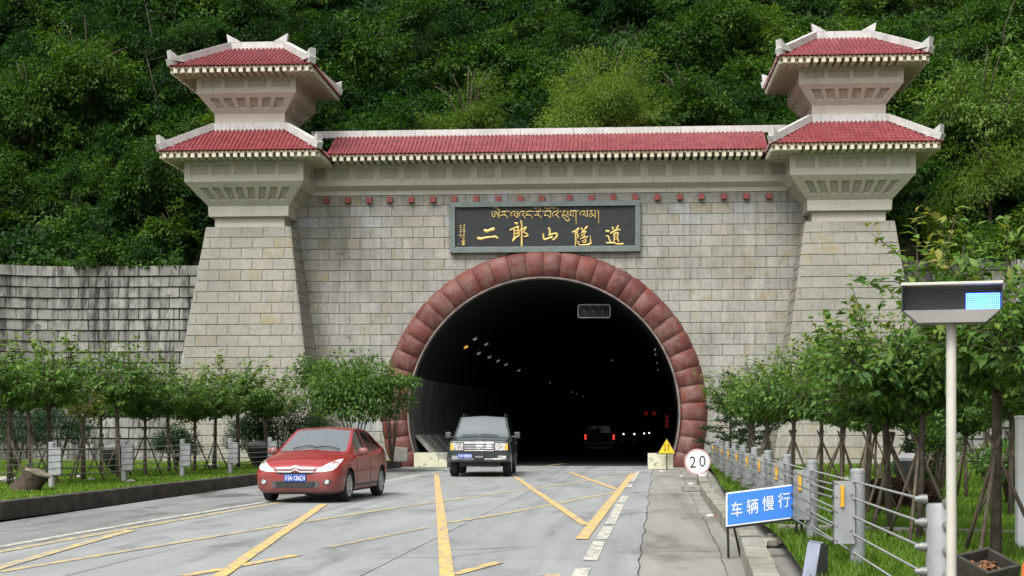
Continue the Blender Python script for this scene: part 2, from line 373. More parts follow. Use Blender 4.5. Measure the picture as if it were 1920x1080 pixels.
stripe([(345, 1081), (560, 1041)], 0.15, YEL, z=0.0088)
stripe([(850, 1078), (935, 1055)], 0.14, YEL, z=0.0088)
stripe([(1030, 1078), (1060, 1088)], 0.18, YEL)
stripe([(-60, 1046), (250, 990), (500, 947), (640, 922)], 0.15, YEL2, z=0.0065)
stripe([(-60, 1036), (250, 982), (500, 941.5), (700, 907), (830, 884)], 0.15, WHT, z=0.0065)
stripe([(820, 905), (960, 893), (1067, 885)], 0.1, YEL2, z=0.0055)
stripe([(960, 882), (1010, 876), (1060, 869)], 0.12, YEL2)
for a, b in (((1196, 884), (1183, 903)), ((1180, 908), (1178, 914)), ((1172, 931), (1165, 943)), ((1163, 946), (1143, 984)), ((1141, 988), (1128, 1012)), ((1124, 1016), (1106, 1052)), ((1094, 1066), (1078, 1098))):
    stripe([a, b], 0.16, WHT)

def kerb(pathpx, z, wid, m, side, name, label, seg, cat='kerb', top_m=None):
    """a row of kerb stones along road edge points (px, py at the foot)"""
    root = empty(name); tag(root, kind='structure')
    P = [G(*p) for p in pathpx]
    tot = []; 
    for a, b in zip(P[:-1], P[1:]):
        n = max(1, round((b - a).length / seg)); tot += [a.lerp(b, i / n) for i in range(n)]
    tot.append(P[-1])
    for a, b in zip(tot[:-1], tot[1:]):
        t = (b - a).normalized(); nn = Vector((-t.y, t.x, 0)) * side; a2, b2 = a + t * 0.012, b - t * 0.012
        dz = random.uniform(-0.012, 0.012); dx = nn * random.uniform(-0.015, 0.015)
        mb = MB(); lo, hi = Vector((0, 0, -0.05)), Vector((0, 0, z + dz))
        mb.hexa([a2 + lo + dx, b2 + lo + dx, b2 + nn * wid + lo, a2 + nn * wid + lo, a2 + hi + dx + nn * 0.02, b2 + hi + dx + nn * 0.02, b2 + nn * wid + hi, a2 + nn * wid + hi])
        mb.build('kerb_stone', m, root, bevel=0.015)
    return tot
KLZ, KRZ = 0.27, 0.2
kerb([(-320, 1006), (-90, 981), (0, 970.5), (245, 939), (480, 908.5), (640, 888), (752, 877)], KLZ, 0.22, KERBD, 1, 'left_kerb', '', 3.2)
kerb([(1318, 884), (1334, 927), (1399, 1007)], KRZ, 0.24, KERB, -1, 'right_kerb', '', 1.1)
kerb([(1424, 1030), (1449, 1083), (1500, 1190)], KRZ + 0.03, 0.26, KERB, -1, 'right_kerb', '', 0.95)
rub = MB()
for i in range(16):                          # broken kerb rubble in the gap under the blue sign
    p = G(1405 + random.uniform(0, 50), 1012 + random.uniform(-4, 14), 0.02); r = random.uniform(0.05, 0.13)
    q = MB(); q.lathe([(r * .5, -r * .5), (r, -r * .2), (r * .9, r * .25), (r * .4, r * .5)], 6)
    rub.add([Vector((v.x * random.uniform(.8, 1.3), v.y * random.uniform(.7, 1.2), v.z)) + p + Vector((0, 0, r * .3)) for v in q.v], q.f)
tag(rub.build('rubble', KERB, None, True, 40), 'broken kerb rubble heap under the blue board sign', 'rubble', kind='stuff')

# lawns (one sheet each, kerb-high)
def sheet(name, outline, z, m):
    o = link(name, mesh(name, [(x, y, z) for x, y in outline], [tuple(range(len(outline)))], m)); tag(o, kind='structure'); return o
lk = [G(*p) for p in [(-320, 1006), (0, 970.5), (245, 939), (480, 908.5), (640, 888), (752, 877)]]
LL = [(p.x - 0.2, p.y) for p in lk]
sheet('left_lawn', LL + [(LL[-1][0], -0.06), (-13, -0.06), (-24, -0.06), (-24, LL[0][1])], KLZ - 0.015, LAWN)
rk = [G(*p) for p in [(1318, 884), (1334, 927), (1399, 1007), (1424, 1030), (1449, 1083), (1500, 1190)]]
LR = [(p.x + 0.22, p.y) for p in rk]
sheet('right_lawn', LR[::-1] + [(LR[0][0], -0.06), (24, -0.06), (24, LR[-1][1])][0:0] + [(LR[0][0], -0.06), (24, -0.06), (24, LR[-1][1])], KRZ - 0.015, LAWN)
# low edging that crosses the right lawn
e0, e1 = G(1455, 997, KRZ), G(1990, 1012, KRZ)
eb = MB(); dd = (e1 - e0).normalized(); nn = Vector((-dd.y, dd.x, 0))
edg = empty('garden_edging'); tag(edg, kind='structure')
nseg = 8
for i in range(nseg):
    a, b = e0.lerp(e1, i / nseg) + dd * 0.01, e0.lerp(e1, (i + 1) / nseg) - dd * 0.01
    q = MB(); q.hexa([a - Vector((0, 0, .15)), b - Vector((0, 0, .15)), b + nn * .12 - Vector((0, 0, .15)), a + nn * .12 - Vector((0, 0, .15)),
                      a + Vector((0, 0, .09)), b + Vector((0, 0, .09)), b + nn * .12 + Vector((0, 0, .09)), a + nn * .12 + Vector((0, 0, .09))]); q.build('kerb_stone', KERB, edg, bevel=0.01)

# ------------------------------------------------------------------ stone blocks
def block(c, n, proud, gap, tint, ch=0.012, lap=0.0):
    c = [Vector(p) for p in c]; es = (c[1] - c[0]).normalized(); eh = (c[3] - c[0]); eh -= es * eh.dot(es); eh.normalize()
    sg = ((1, 1), (-1, 1), (-1, -1), (1, -1)); g = gap / 2
    b = [p + es * (s[0] * g) + eh * (s[1] * g) for p, s in zip(c, sg)]
    k = [proud + lap, proud + lap, proud, proud]
    rim = [p + n * (q - ch) for p, q in zip(b, k)]
    fr = [p + es * (s[0] * ch) + eh * (s[1] * ch) + n * q for p, s, q in zip(b, sg, k)]
    f = [(8, 9, 10, 11)]
    for i in range(4):
        j = (i + 1) % 4; f += [(i, j, 4 + j, 4 + i), (4 + i, 4 + j, 8 + j, 8 + i)]
    return b + rim + fr, f, tint
def put_block(bl, parent, m, name='stone_block'):
    v, f, t = bl; me = mesh(name, v, f, m); setattr_col(me, t); return link(name, me, parent)
def put_blocks(bls, parent, m, limit=300):
    for bl in bls[:limit]: put_block(bl, parent, m)
    rest = bls[limit:]
    if rest:
        V, Fc, T = [], [], []
        for v, f, t in rest:
            b = len(V); V += v; Fc += [tuple(i + b for i in q) for q in f]; T += [t] * len(v)
        me = mesh('stone_block_courses', V, Fc, m); setattr_col(me, np.array(T, np.float32)); link('stone_block_courses', me, parent, 'stuff')
def rtint(): return (random.random(), random.random(), random.random())

# ------------------------------------------------------------------ the portal wall with its arch
CH = 0.406; ZT = 10.24; RI, RO, ZC, AX = 5.06, 6.12, 2.0, -0.12; TX = 10.98
def tower_hw(z): return 1.56 + 0.145 * (8.89 - z)
portal = empty('portal_wall'); tag(portal, 'long grey granite portal wall with red round arch and red tiled roof', 'portal wall')
shaft = empty('stone_face', parent=portal)
# backing with the round opening
mb = MB(); n = 64; a0 = -math.asin(ZC / 5.2)
arc = [(5.2 * math.cos(a0 + (math.pi - 2 * a0) * i / n), ZC + 5.2 * math.sin(a0 + (math.pi - 2 * a0) * i / n)) for i in range(n + 1)]
for i in range(n):
    (x0, z0), (x1, z1) = arc[i], arc[i + 1]
    am = a0 + (math.pi - 2 * a0) * (i + .5) / n
    def out(x, z):
        dx, dz = x, z - ZC
        if z <= ZC: return (math.copysign(12, x), z)
        k = min(12 / max(abs(dx), 1e-6), (ZT - ZC) / dz); return (dx * k, ZC + dz * k)
    o0, o1 = out(x0, z0), out(x1, z1)
    pts = [(x0, z0), o0, o1, (x1, z1)]
    if abs(o0[0]) > 11.99 and o1[1] > ZT - .001 and o0[1] < ZT - .001: pts = [(x0, z0), o0, (12, ZT), o1, (x1, z1)]
    if abs(o1[0]) > 11.99 and o0[1] > ZT - .001 and o1[1] < ZT - .001: pts = [(x0, z0), o0, (-12, ZT), o1, (x1, z1)]
    mb.prism([(x, 0.0, z) for x, z in pts], (0, 0.45, 0))
mb.build('mortar_bed', MORTAR, shaft, loc=(AX, 0, 0))
bls = []
row = 0; z1 = ZT
while z1 > 0.3:
    z0 = max(z1 - CH, 0.05); xl = -(TX - tower_hw(min(z0, 8.9)) + 0.25) if z1 < 9.0 else -(TX - 1.2)
    x = -12.0 + (0.4 if row % 2 else 0.0) + 0.15
    while x < 12:
        xa, xb = max(x, xl), min(x + 0.8, -xl); x += 0.8
        if xb - xa < 0.12: continue
        cz = (z0 + z1) / 2
        far = max(math.hypot(q - AX, p - ZC) for q in (xa, xb) for p in (z0, z1))
        if far < 5.95 and z0 > ZC - 4: continue
        if cz < ZC and abs((xa + xb) / 2 - AX) < 5.5: continue
        def near(a, b):
            a, b = a - AX, b - AX
            return min(math.hypot(min(max(0, a), b), p - ZC) for p in (z0, z1)) if a > 0 or b < 0 else min(abs(p - ZC) for p in (z0, z1))
        while near(xa, xb) < 5.2 and xb - xa > 0.1:
            if xa + xb > 0: xa += 0.04
            else: xb -= 0.04
        if xb - xa < 0.12: continue
        t0, t1, t2 = rtint()
        if ZT - 3 * CH < cz < ZT - CH and random.random() < 0.45: t0 = random.uniform(0.93, 1.0)
        bls.append((cz, block([(xa, 0, z0), (xb, 0, z0), (xb, 0, z1), (xa, 0, z1)], Vector((0, -1, 0)), random.uniform(0.026, 0.040), 0.019, (t0, t1, t2))))
    z1 -= CH; row += 1
bls.sort(key=lambda b: -b[0]); put_blocks([b[1] for b in bls], shaft, STONE)

# the red quilted arch ring
ring = empty('arch_ring', (AX, 0, 0), 0, portal)
nseg = 34; aA = R(-22.5); aB = R(202.5); prof = [(RI + 0.03, 0.2), (RI + 0.03, -0.30), (RI + 0.10, -0.36), (RI + 0.28, -0.45), (RI + 0.52, -0.49), (RI + 0.76, -0.44), (RI + 0.95, -0.28), (RO, -0.02)]
for k in range(nseg):
    a0, a1 = aA + (aB - aA) * k / nseg, aA + (aB - aA) * (k + 1) / nseg
    nv = 7; V, Fc = [], []
    for i in range(nv):
        u = i / (nv - 1); a = a0 + (a1 - a0) * (0.012 + 0.976 * u)
        sag = 1 - 0.17 * abs(2 * u - 1) ** 3.5
        for j, (r, y) in enumerate(prof):
            rr = r if j in (0, 1) else RI + (r - RI) * (1 - 0.02 * abs(2 * u - 1) ** 4)
            V.append((rr * math.cos(a), y * sag if y < 0 else y, ZC + rr * math.sin(a)))
    npf = len(prof)
    for i in range(nv - 1):
        for j in range(npf - 1): Fc.append((i * npf + j, i * npf + j + 1, (i + 1) * npf + j + 1, (i + 1) * npf + j))
    Fc += [tuple(range(npf)), tuple(reversed(range((nv - 1) * npf, nv * npf)))]
    me = fixn(mesh('arch_segment', V, Fc, ARCH)); me.shade_smooth(); me.set_sharp_from_angle(angle=R(50)); setattr_col(me, rtint()); link('arch_segment', me, ring)
lp = MB(); n = 72
for (r0, r1, y0, y1) in ((RI - 0.03, RI + 0.035, -0.40, 0.15),):
    pts = [(r0, y0), (r1, y0), (r1, y1), (r0, y1)]; V, Fc = [], []
    for i in range(n + 1):
        a = aA + (aB - aA) * i / n
        V += [(r * math.cos(a), y, ZC + r * math.sin(a)) for r, y in pts]
    for i in range(n):
        for j in range(4): Fc.append((i * 4 + j, i * 4 + (j + 1) % 4, i * 4 + 4 + (j + 1) % 4, i * 4 + 4 + j))
    lp.add(V, Fc)
lp.build('arch_lip', LIP, ring, True, 40)

# cream band, frieze, beam ends
mb = MB(); mb.bb(-10.4, 10.4, -0.06, 0.5, ZT, 10.5); mb.build('cream_band', CREAM, portal)
mb = MB(); mb.hexa([(-10.2, -0.061, 10.40), (10.2, -0.061, 10.40), (10.2, 0.4, 10.40), (-10.2, 0.4, 10.40), (-10.2, -0.34, 10.56), (10.2, -0.34, 10.56), (10.2, 0.4, 10.56), (-10.2, 0.4, 10.56)]); mb.build('cove', CREAM, portal)
def panel_face(mb, c, ta, tb, slots, depth, panels):
    """face with recessed slots; c = bottom-left, bottom-right, top-right, top-left seen from outside"""
    c = [Vector(p) for p in c]; nrm = (c[1] - c[0]).cross(c[3] - c[0]).normalized()
    P = lambda s, t: (c[0].lerp(c[1], s)).lerp(c[3].lerp(c[2], s), t)
    q = lambda s0, s1, t0, t1: mb.add([P(s0, t0), P(s1, t0), P(s1, t1), P(s0, t1)], [(0, 1, 2, 3)])
    q(0, 1, 0, ta); q(0, 1, tb, 1); e = 0.0
    for sa, sb in slots:
        q(e, sa, ta, tb); e = sb
        o = [P(sa, ta), P(sb, ta), P(sb, tb), P(sa, tb)]; i = [p - nrm * depth for p in o]
        mb.add(o + i, [(0, 1, 5, 4), (1, 2, 6, 5), (2, 3, 7, 6), (3, 0, 4, 7)])
        panels.append(i + [p - nrm * 0.03 for p in i])
    q(e, 1, ta, tb)
def put_panels(panels, parent, m, name='recessed_panel'):
    for p in panels:
        mb = MB(); mb.add(p, [(0, 1, 2, 3), (7, 6, 5, 4), (0, 4, 5, 1), (1, 5, 6, 2), (2, 6, 7, 3), (3, 7, 4, 0)]); mb.build(name, m, parent)
mb = MB(); pans = []; npn = 22
sl = [((i + 0.5) / npn - 0.016, (i + 0.5) / npn + 0.016) for i in range(npn)]
panel_face(mb, [(-10.0, -0.345, 10.56), (10.0, -0.345, 10.56), (10.0, -0.345, 11.38), (-10.0, -0.345, 11.38)], 0.30, 0.80, sl, 0.07, pans)
mb.bb(-10.0, 10.0, -0.2, 0.5, 10.561, 11.38)
frz = mb.build('frieze', CREAM, portal, fix=False); put_panels(pans, frz, PANEL)
for px in (612, 652, 692, 731, 771, 812, 852, 893, 934, 976, 1016, 1068, 1109, 1150, 1191, 1233, 1275, 1315, 1357, 1399, 1442):
    p = PL(px, 373, -0.12); q = MB(); q.bb(p.x - .105, p.x + .105, -0.2, -0.02, 9.94, 10.15); q.build('beam_end', REDB, portal, bevel=0.01)

# ------------------------------------------------------------------ tiled roofs
def tiled(mb, el, er, tr, tl, pitch=0.155, rlen=0.25, rad=0.056):
    el, er, tr, tl = map(Vector, (el, er, tr, tl)); e = (er - el); wE = e.length; e.normalize()
    u = (tl - el); u -= e * u.dot(e); Lu = u.length; u.normalize(); nrm = e.cross(u).normalized()
    if nrm.z < 0: nrm = -nrm
    sl, sr = (tl - el).dot(e), (tr - el).dot(e)
    mb.add([el, er, tr, tl], [(0, 1, 2, 3)])
    nc = int(wE / pitch); ph = (wE - nc * pitch) / 2 + pitch / 2
    for i in range(nc):
        s = ph + i * pitch; tm = Lu
        if sl > 1e-4 and s < sl: tm = min(tm, Lu * s / sl)
        if sr < wE - 1e-4 and s > sr: tm = min(tm, Lu * (wE - s) / (wE - sr))
        t = -0.05; k = 0
        while t < tm - 0.03:
            t2 = min(t + rlen, tm); r0, r1 = rad * random.uniform(.97, 1.05), rad * 0.80
            js = random.uniform(-.006, .006); V = []
            for tt, r in ((t, r0), (t2, r1)):
                for a in range(5):
                    an = math.pi * a / 4; V.append(el + e * (s + js - math.cos(an) * r) + u * tt + nrm * (math.sin(an) * r * 1.05 + 0.004))
            mb.add(V, [(a, a + 1, a + 6, a + 5) for a in range(4)] + [(0, 1, 2, 3, 4)])
            t = t2; k += 1
def bar(mb, a, b, wd, h):
    a, b = Vector(a), Vector(b); t = (b - a).normalized(); s = t.cross(Vector((0, 0, 1))).normalized() * wd / 2; up = s.cross(t).normalized() * h
    if up.z < 0: up = -up
    return mb.hexa([a - s, a + s, b + s, b - s, a - s + up, a + s + up, b + s + up, b - s + up])
rafter_me = None
def rafters(parent, p0, p1, inward, length, step=0.257, wd=0.14, h=0.145):
    global rafter_me
    if rafter_me is None:
        q = MB(); q.bb(-wd / 2, wd / 2, 0, 1, -h, 0); rafter_me = q.me('rafter', RAFT)
    p0, p1 = Vector(p0), Vector(p1); n = max(1, int((p1 - p0).length / step)); rz = math.atan2(-inward[0], inward[1])
    for i in range(n):
        p = p0.lerp(p1, (i + 0.5) / n); link('rafter', rafter_me, parent, loc=p + Vector((0, 0, random.uniform(-.006, .004))), rot=(0, 0, rz + random.uniform(-.01, .01)), scale=(1, length, 1))

# roof of the long wall
wr = empty('wall_roof', parent=portal)
mb = MB(); tiled(mb, (-8.1, -1.22, 11.60), (8.1, -1.22, 11.60), (8.1, 0.45, 12.56), (-8.1, 0.45, 12.56)); mb.add([(-8.05, .45, 12.56), (8.05, .45, 12.56), (8.05, 2.0, 11.6), (-8.05, 2.0, 11.6)], [(0, 1, 2, 3)])
mb.build('roof_tiles', TILE, wr, kind='stuff', fix=False)
q = MB(); q.bb(-8.7, 8.7, -1.19, 2.0, 11.50, 11.575); q.build('soffit_board', SOFFIT, wr)
for i in range(9):
    xa = -9.0 + 18.0 * i / 9; q = MB(); q.bb(xa + .006, xa + 1.994, 0.33, 0.60, 12.50, 12.76); q.build('ridge_stone', RIDGE, wr)
rafters(wr, (-7.95, -1.2, 11.498), (7.95, -1.2, 11.498), (0, 1), 0.95)

# ------------------------------------------------------------------ the two gate towers
def horn(mb, c, d, ln, h, wd, rise0=0.0):
    c, d = Vector(c), Vector(d).normalized(); s = d.cross(Vector((0, 0, 1))).normalized() * wd / 2
    pts = [c - d * ln + s, c + s, c + d * 0.06 + Vector((0, 0, h)) + s]
    mb.prism([c - d * ln - s, c - s, c + d * 0.05 + Vector((0, 0, h)) - s], s * 2)
def hip_roof(parent, e, z0, tx, ty, z1, ridge_w, ring, horns):
    r = parent
    mb = MB()
    E = [(-e, -e, z0), (e, -e, z0), (e, e, z0), (-e, e, z0)]; T = [(-tx, -ty, z1), (tx, -ty, z1), (tx, ty, z1), (-tx, ty, z1)]
    for i in range(4): j = (i + 1) % 4; tiled(mb, E[i], E[j], T[j], T[i])
    mb.build('roof_tiles', TILE, r, kind='stuff', fix=False)
    q = MB(); q.bb(-e + .03, e - .03, -e + .03, e - .03, z0 - 0.10, z0 - 0.025); q.build('soffit_board', SOFFIT, r)
    for i in range(4):
        a, b = Vector(E[i]), Vector(T[i]); d = (a - b).normalized(); a2 = a - d * 0.02
        q = MB(); bar(q, a2 + Vector((0, 0, .01)), b, 0.24, 0.24); q.build('hip_ridge', RIDGE, r)
        q = MB(); horn(q, a2 + Vector((0, 0, 0.20)), (a.x, a.y, 0), 0.60, 0.36, 0.25)
        q.build('corner_horn', RIDGE, r)
    ins = e - 0.06
    for i in range(4):
        if i == 2: continue                   # nothing to see on the hill side
        j = (i + 1) % 4; a, b = Vector(E[i]), Vector(E[j]); inn = -(a + b).normalized(); inn.z = 0; inn.normalize(); t = (b - a).normalized()
        o = inn * 0.01; zz = Vector((0, 0, -0.103))
        rafters(r, a + o + t * 0.09 + zz, b + o - t * 0.09 + zz, (inn.x, inn.y), 1.0)
def make_tower(x, name, label, side):
    t = empty(name, (x, 0, 0)); tag(t, label, 'gate tower')
    # battered stone shaft
    sh = empty('stone_shaft', parent=t); ztop = 8.89; hb = tower_hw(0)
    mb = MB(); mb.frust(-0.05, tower_hw(-.05), tower_hw(-.05), ztop, 1.56, 1.56); mb.build('mortar_bed', MORTAR, sh)
    bls = []; sl = math.hypot(1, 0.145)
    for fi, (ax, nn) in enumerate((((1, 0), (0, -1)), ((0, side), (-side, 0)), ((0, -side), (side, 0)))):
        ax = Vector((*ax, 0)); nv = Vector((*nn, 0)); nrm = (nv + Vector((0, 0, 0.145))).normalized()
        z1 = ztop; row = 0
        flip = ax.cross(Vector((0, 0, 1))).dot(nv) < 0
        while z1 > 0.3:
            z0 = max(z1 - CH, 0.0); w0, w1 = tower_hw(z0), tower_hw(z1); s = -4.4 + (0.4 if row % 2 else 0) + 0.2
            lo = -9 if fi == 0 else None
            while s < 4.4:
                sa, sb = s, s + 0.8; s += 0.8
                a0, b0, a1, b1 = max(sa, -w0), min(sb, w0), max(sa, -w1), min(sb, w1)
                if b0 - a0 < 0.16 or b1 - a1 < 0.05: continue
                if fi and ((a0 + b0) / 2) * (ax.y) > 1.0: continue
                c = [ax * a0 + nv * w0 + Vector((0, 0, z0)), ax * b0 + nv * w0 + Vector((0, 0, z0)), ax * b1 + nv * w1 + Vector((0, 0, z1)), ax * a1 + nv * w1 + Vector((0, 0, z1))]
                bls.append((fi == 2, -z1, block(c, nrm, random.uniform(0.022, 0.034), 0.022, rtint(), 0.01)))
            z1 -= CH; row += 1
    bls.sort(key=lambda b: (b[0], b[1])); put_blocks([b[2] for b in bls], sh, STONE_T)
    # neck, collar
    q = MB(); q.frust(8.80, 1.31, 1.31, 9.28, 1.31, 1.31); q.build('neck', CREAM, t)
    q = MB(); q.frust(9.28, 1.5, 1.5, 9.66, 1.52, 1.52); q.build('collar', CREAM, t, bevel=0.02)
    def tier(z0, h0, z1, h1, z2, nslot, npanel, m, nm, nslot2):
        mb = MB(); pans = []
        for i in range(3):
            a = (Vector((1, 0, 0)), Vector((0, side, 0)), Vector((0, -side, 0)))[i]; nv = (Vector((0, -1, 0)), Vector((-side, 0, 0)), Vector((side, 0, 0)))[i]
            if i: 
                a = Vector((0, 0, 1)).cross(nv)
            P = lambda s, h, z: a * (s * h) + nv * h + Vector((0, 0, z))
            ns = nslot
            panel_face(mb, [P(-1, h0, z0), P(1, h0, z0), P(1, h1, z1), P(-1, h1, z1)], 0.24, 0.76, [(0.07 + 0.86 * (k + 0.18) / ns, 0.07 + 0.86 * (k + 0.82) / ns) for k in range(ns)], 0.09, pans)
            panel_face(mb, [P(-1, h1, z1), P(1, h1, z1), P(1, h1, z2), P(-1, h1, z2)], 0.28, 0.68, [(0.03 + 0.94 * (k + 0.1) / npanel, 0.03 + 0.94 * (k + 0.9) / npanel) for k in range(npanel)], 0.06, pans)
        a = Vector((-1, 0, 0)); P = lambda s, h, z: Vector((-s * h, h, z))
        mb.add([P(-1, h0, z0), P(1, h0, z0), P(1, h1, z1), P(-1, h1, z1)], [(0, 1, 2, 3)]); mb.add([P(-1, h1, z1), P(1, h1, z1), P(1, h1, z2), P(-1, h1, z2)], [(0, 1, 2, 3)])
        o = mb.build(nm, m, t, fix=False); put_panels(pans, o, PANEL if m is CREAM else PANEL_U)
    tier(9.66, 1.50, 10.47, 2.21, 11.36, 8, 5, CREAM, 'lower_bracket', 8)
    lr = empty('lower_roof', parent=t); hip_roof(lr, 2.95, 11.48, 1.36, 1.36, 12.53, 0.24, True, False)
    q = MB(); q.frust(12.45, 1.47, 1.47, 12.76, 1.45, 1.45); q.build('ridge_ring', RIDGE, lr, bevel=0.01)
    q = MB(); q.frust(12.7, 1.32, 1.32, 13.12, 1.32, 1.32); q.build('drum', CREAM_U, t)
    tier(13.12, 1.325, 13.78, 1.85, 14.48, 6, 4, CREAM_U, 'upper_bracket', 6)
    ur = empty('upper_roof', parent=t); hip_roof(ur, 2.64, 14.62, 1.06, 0.03, 15.86, 0.24, False, True)
    q = MB(); q.bb(-1.12, 1.12, -0.13, 0.13, 15.80, 16.10); q.build('ridge_cap', RIDGE, ur, bevel=0.01)
    for s in (-1, 1):
        q = MB(); horn(q, (s * 1.13, 0, 16.08), (s, 0, 0), 0.55, 0.33, 0.26); q.build('ridge_horn', RIDGE, ur)
    return t
make_tower(-TX, 'gate_tower', 'left two-tier pagoda gate tower on tapering granite shaft', -1)
make_tower(TX, 'gate_tower', 'right two-tier pagoda gate tower on tapering granite shaft', 1)

# ------------------------------------------------------------------ wing walls
def wing(sign, label):
    t = empty('wing_wall', (sign * 14, 1.0, 0)); tag(t, label, 'retaining wall')
    pts = [(12.5, 1.0), (18.4, 1.0)]
    for i in range(1, 8):
        a = R(90 * i / 7 * 0.92); pts.append((18.4 + 4.6 * math.sin(a), 1.0 - 4.6 * (1 - math.cos(a))))
    pts.append((23.2, -20))
    P = [Vector((sign * x, y, 0)) for x, y in pts]; S = [0]
    for a, b in zip(P[:-1], P[1:]): S.append(S[-1] + (b - a).length)
    def at(s):
        for i in range(len(P) - 1):
            if s <= S[i + 1] or i == len(P) - 2: return P[i].lerp(P[i + 1], (s - S[i]) / (S[i + 1] - S[i])), i
    o = Vector((sign * 14, 1.0, 0)); bls = []; row = 0; z1 = 7.76; mb = MB()
    for i in range(len(P) - 1):
        a, b = P[i] - o, P[i + 1] - o; d = (b - a).normalized(); nb = Vector((-d.y, d.x, 0)) * (-sign) * -1
        if nb.y < 0 and abs(d.x) > .5: nb = -nb
        if abs(d.x) <= .5 and nb.x * sign < 0: nb = -nb
        mb.hexa([a, b, b + nb * .5, a + nb * .5, a + Vector((0, 0, 7.6)), b + Vector((0, 0, 7.6)), b + nb * .5 + Vector((0, 0, 7.6)), a + nb * .5 + Vector((0, 0, 7.6))])
    mb.build('mortar_bed', MORTAR_D, t)
    while z1 > 0.2:
        z0 = max(z1 - 0.42, 0.0); s = 0.2 + (0.4 if row % 2 else 0)
        while s + 0.8 < S[-1]:
            a, _ = at(s); b, _ = at(s + 0.8); s += 0.8
            a, b = a - o, b - o; d = (b - a).normalized(); n = Vector((d.y, -d.x, 0)) * sign
            if sign < 0: a, b = b, a
            t0 = random.random()
            bl = block([a + Vector((0, 0, z0)), b + Vector((0, 0, z0)), b + Vector((0, 0, z1)), a + Vector((0, 0, z1))], n, random.uniform(0.045, 0.06), 0.03, (t0, 0.2, 0.5), 0.012, lap=0.05)
            vis = (a + o).y > -1.6
            bls.append((0 if vis else 1, -z1, bl))
        z1 -= 0.42; row += 1
    bls.sort(key=lambda b: (b[0], b[1])); put_blocks([b[2] for b in bls], t, STONE_W)
wing(-1, 'black-streaked curved granite retaining wall left of the left tower')
wing(1, 'granite retaining wall right of the right tower, mostly behind trees')

# ------------------------------------------------------------------ tunnel
tun = empty('tunnel', (AX, 0, 0)); tag(tun, kind='structure')
TL = 170.0; sx = lambda y: 0.034 * max(0, y)
SOOT_DARK = simple('sooty_dark_lining', (0.014, 0.014, 0.013), 0.9, var=0.4)
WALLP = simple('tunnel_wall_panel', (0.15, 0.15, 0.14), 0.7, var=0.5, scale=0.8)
def tube_part(name, a0, a1, n, m, y0, y1, r):
    yy = [y0 + (y1 - y0) * (i / 24) ** 1.6 for i in range(25)]; V, Fc = [], []
    for y in yy:
        for i in range(n + 1):
            a = a0 + (a1 - a0) * i / n; V.append((r * math.cos(a) + sx(y), y, ZC + r * math.sin(a)))
    for k in range(24):
        for i in range(n): Fc.append((k * (n + 1) + i, k * (n + 1) + i + 1, (k + 1) * (n + 1) + i + 1, (k + 1) * (n + 1) + i))
    link(name, mesh(name, V, Fc, m, True), tun)
aw = math.asin((3.35 - ZC) / 5.058)
tube_part('lining', aw, math.pi - aw, 40, SOOT_DARK, 0.16, TL, 5.06)
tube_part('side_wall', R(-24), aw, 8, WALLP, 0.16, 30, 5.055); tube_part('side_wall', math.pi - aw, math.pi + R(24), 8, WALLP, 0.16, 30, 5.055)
tube_part('side_wall', R(-24), aw, 8, SOOT_DARK, 30, TL, 5.055); tube_part('side_wall', math.pi - aw, math.pi + R(24), 8, SOOT_DARK, 30, TL, 5.055)  # deep side walls blackened, tunnel darkness put into the colour
q = MB(); q.bb(-14, 26, TL - .3, TL, -1, 9); q.build('end_cap', SOOT_DARK, tun)  # unseen black cap added to keep light out of the tube
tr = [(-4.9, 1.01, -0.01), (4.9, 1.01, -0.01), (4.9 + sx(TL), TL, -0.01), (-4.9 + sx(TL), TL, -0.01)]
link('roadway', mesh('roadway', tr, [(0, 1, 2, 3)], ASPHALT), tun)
for s in (-1, 1):                              # low walkway and leaning foot slabs
    q = MB(); q.hexa([(s * 4.95, 0.6, 0), (s * 4.1, 0.6, 0), (s * 4.1 + 2, 60, 0), (s * 4.95 + 2, 60, 0), (s * 4.95, 0.6, .35), (s * 4.1, 0.6, .35), (s * 4.1 + 2, 60, .35), (s * 4.95 + 2, 60, .35)]); q.build('walkway', CONC, tun)
for i in range(3):
    y0 = 0.5 + i * 2.3; q = MB(); q.hexa([(-4.25 + .06 * i, y0, .36), (-4.05 + .06 * i, y0, .36), (-4.05 + .06 * i, y0 + 2.2, .36), (-4.25 + .06 * i, y0 + 2.2, .36), (-4.95 + .06 * i, y0, 1.15), (-4.8 + .06 * i, y0, 1.2), (-4.8 + .06 * i, y0 + 2.2, 1.2), (-4.95 + .06 * i, y0 + 2.2, 1.15)]); q.build('foot_slab', CONC, tun, bevel=.02)

# ------------------------------------------------------------------ hillside
def hill_z(x, y):
    q = max(y - 1.7, abs(x) - 23.9)
    return 7.1 + max(q, -0.6) * 1.0 + 1.3 * noise.noise(Vector((x * .12, y * .12, 3))) * min(1, max(0, q) / 4) + 0.5 * noise.noise(Vector((x * .4, y * .4, 7))) * min(1, max(0, q) / 3)
xs = [-110 + 220 * i / 150 for i in range(151)]; yv = [-60 + 2.2 * i for i in range(28)] + [1.7 + 1.3 * i for i in range(70)]
V, Fc, idx = [], [], {}
for j, y in enumerate(yv):
    for i, x in enumerate(xs):
        if max(y - 1.69, abs(x) - 23.6) >= 0: idx[i, j] = len(V); V.append((x, y, hill_z(x, y)))
for j in range(len(yv) - 1):
    for i in range(len(xs) - 1):
        k = [(i, j), (i + 1, j), (i + 1, j + 1), (i, j + 1)]
        if all(q in idx for q in k): Fc.append(tuple(idx[q] for q in k))
HILLG = simple('hill_soil', (0.022, 0.030, 0.012), 0.95, var=0.5, scale=1.5)
tag(link('hillside', mesh('hillside', V, Fc, HILLG, True)), kind='structure')
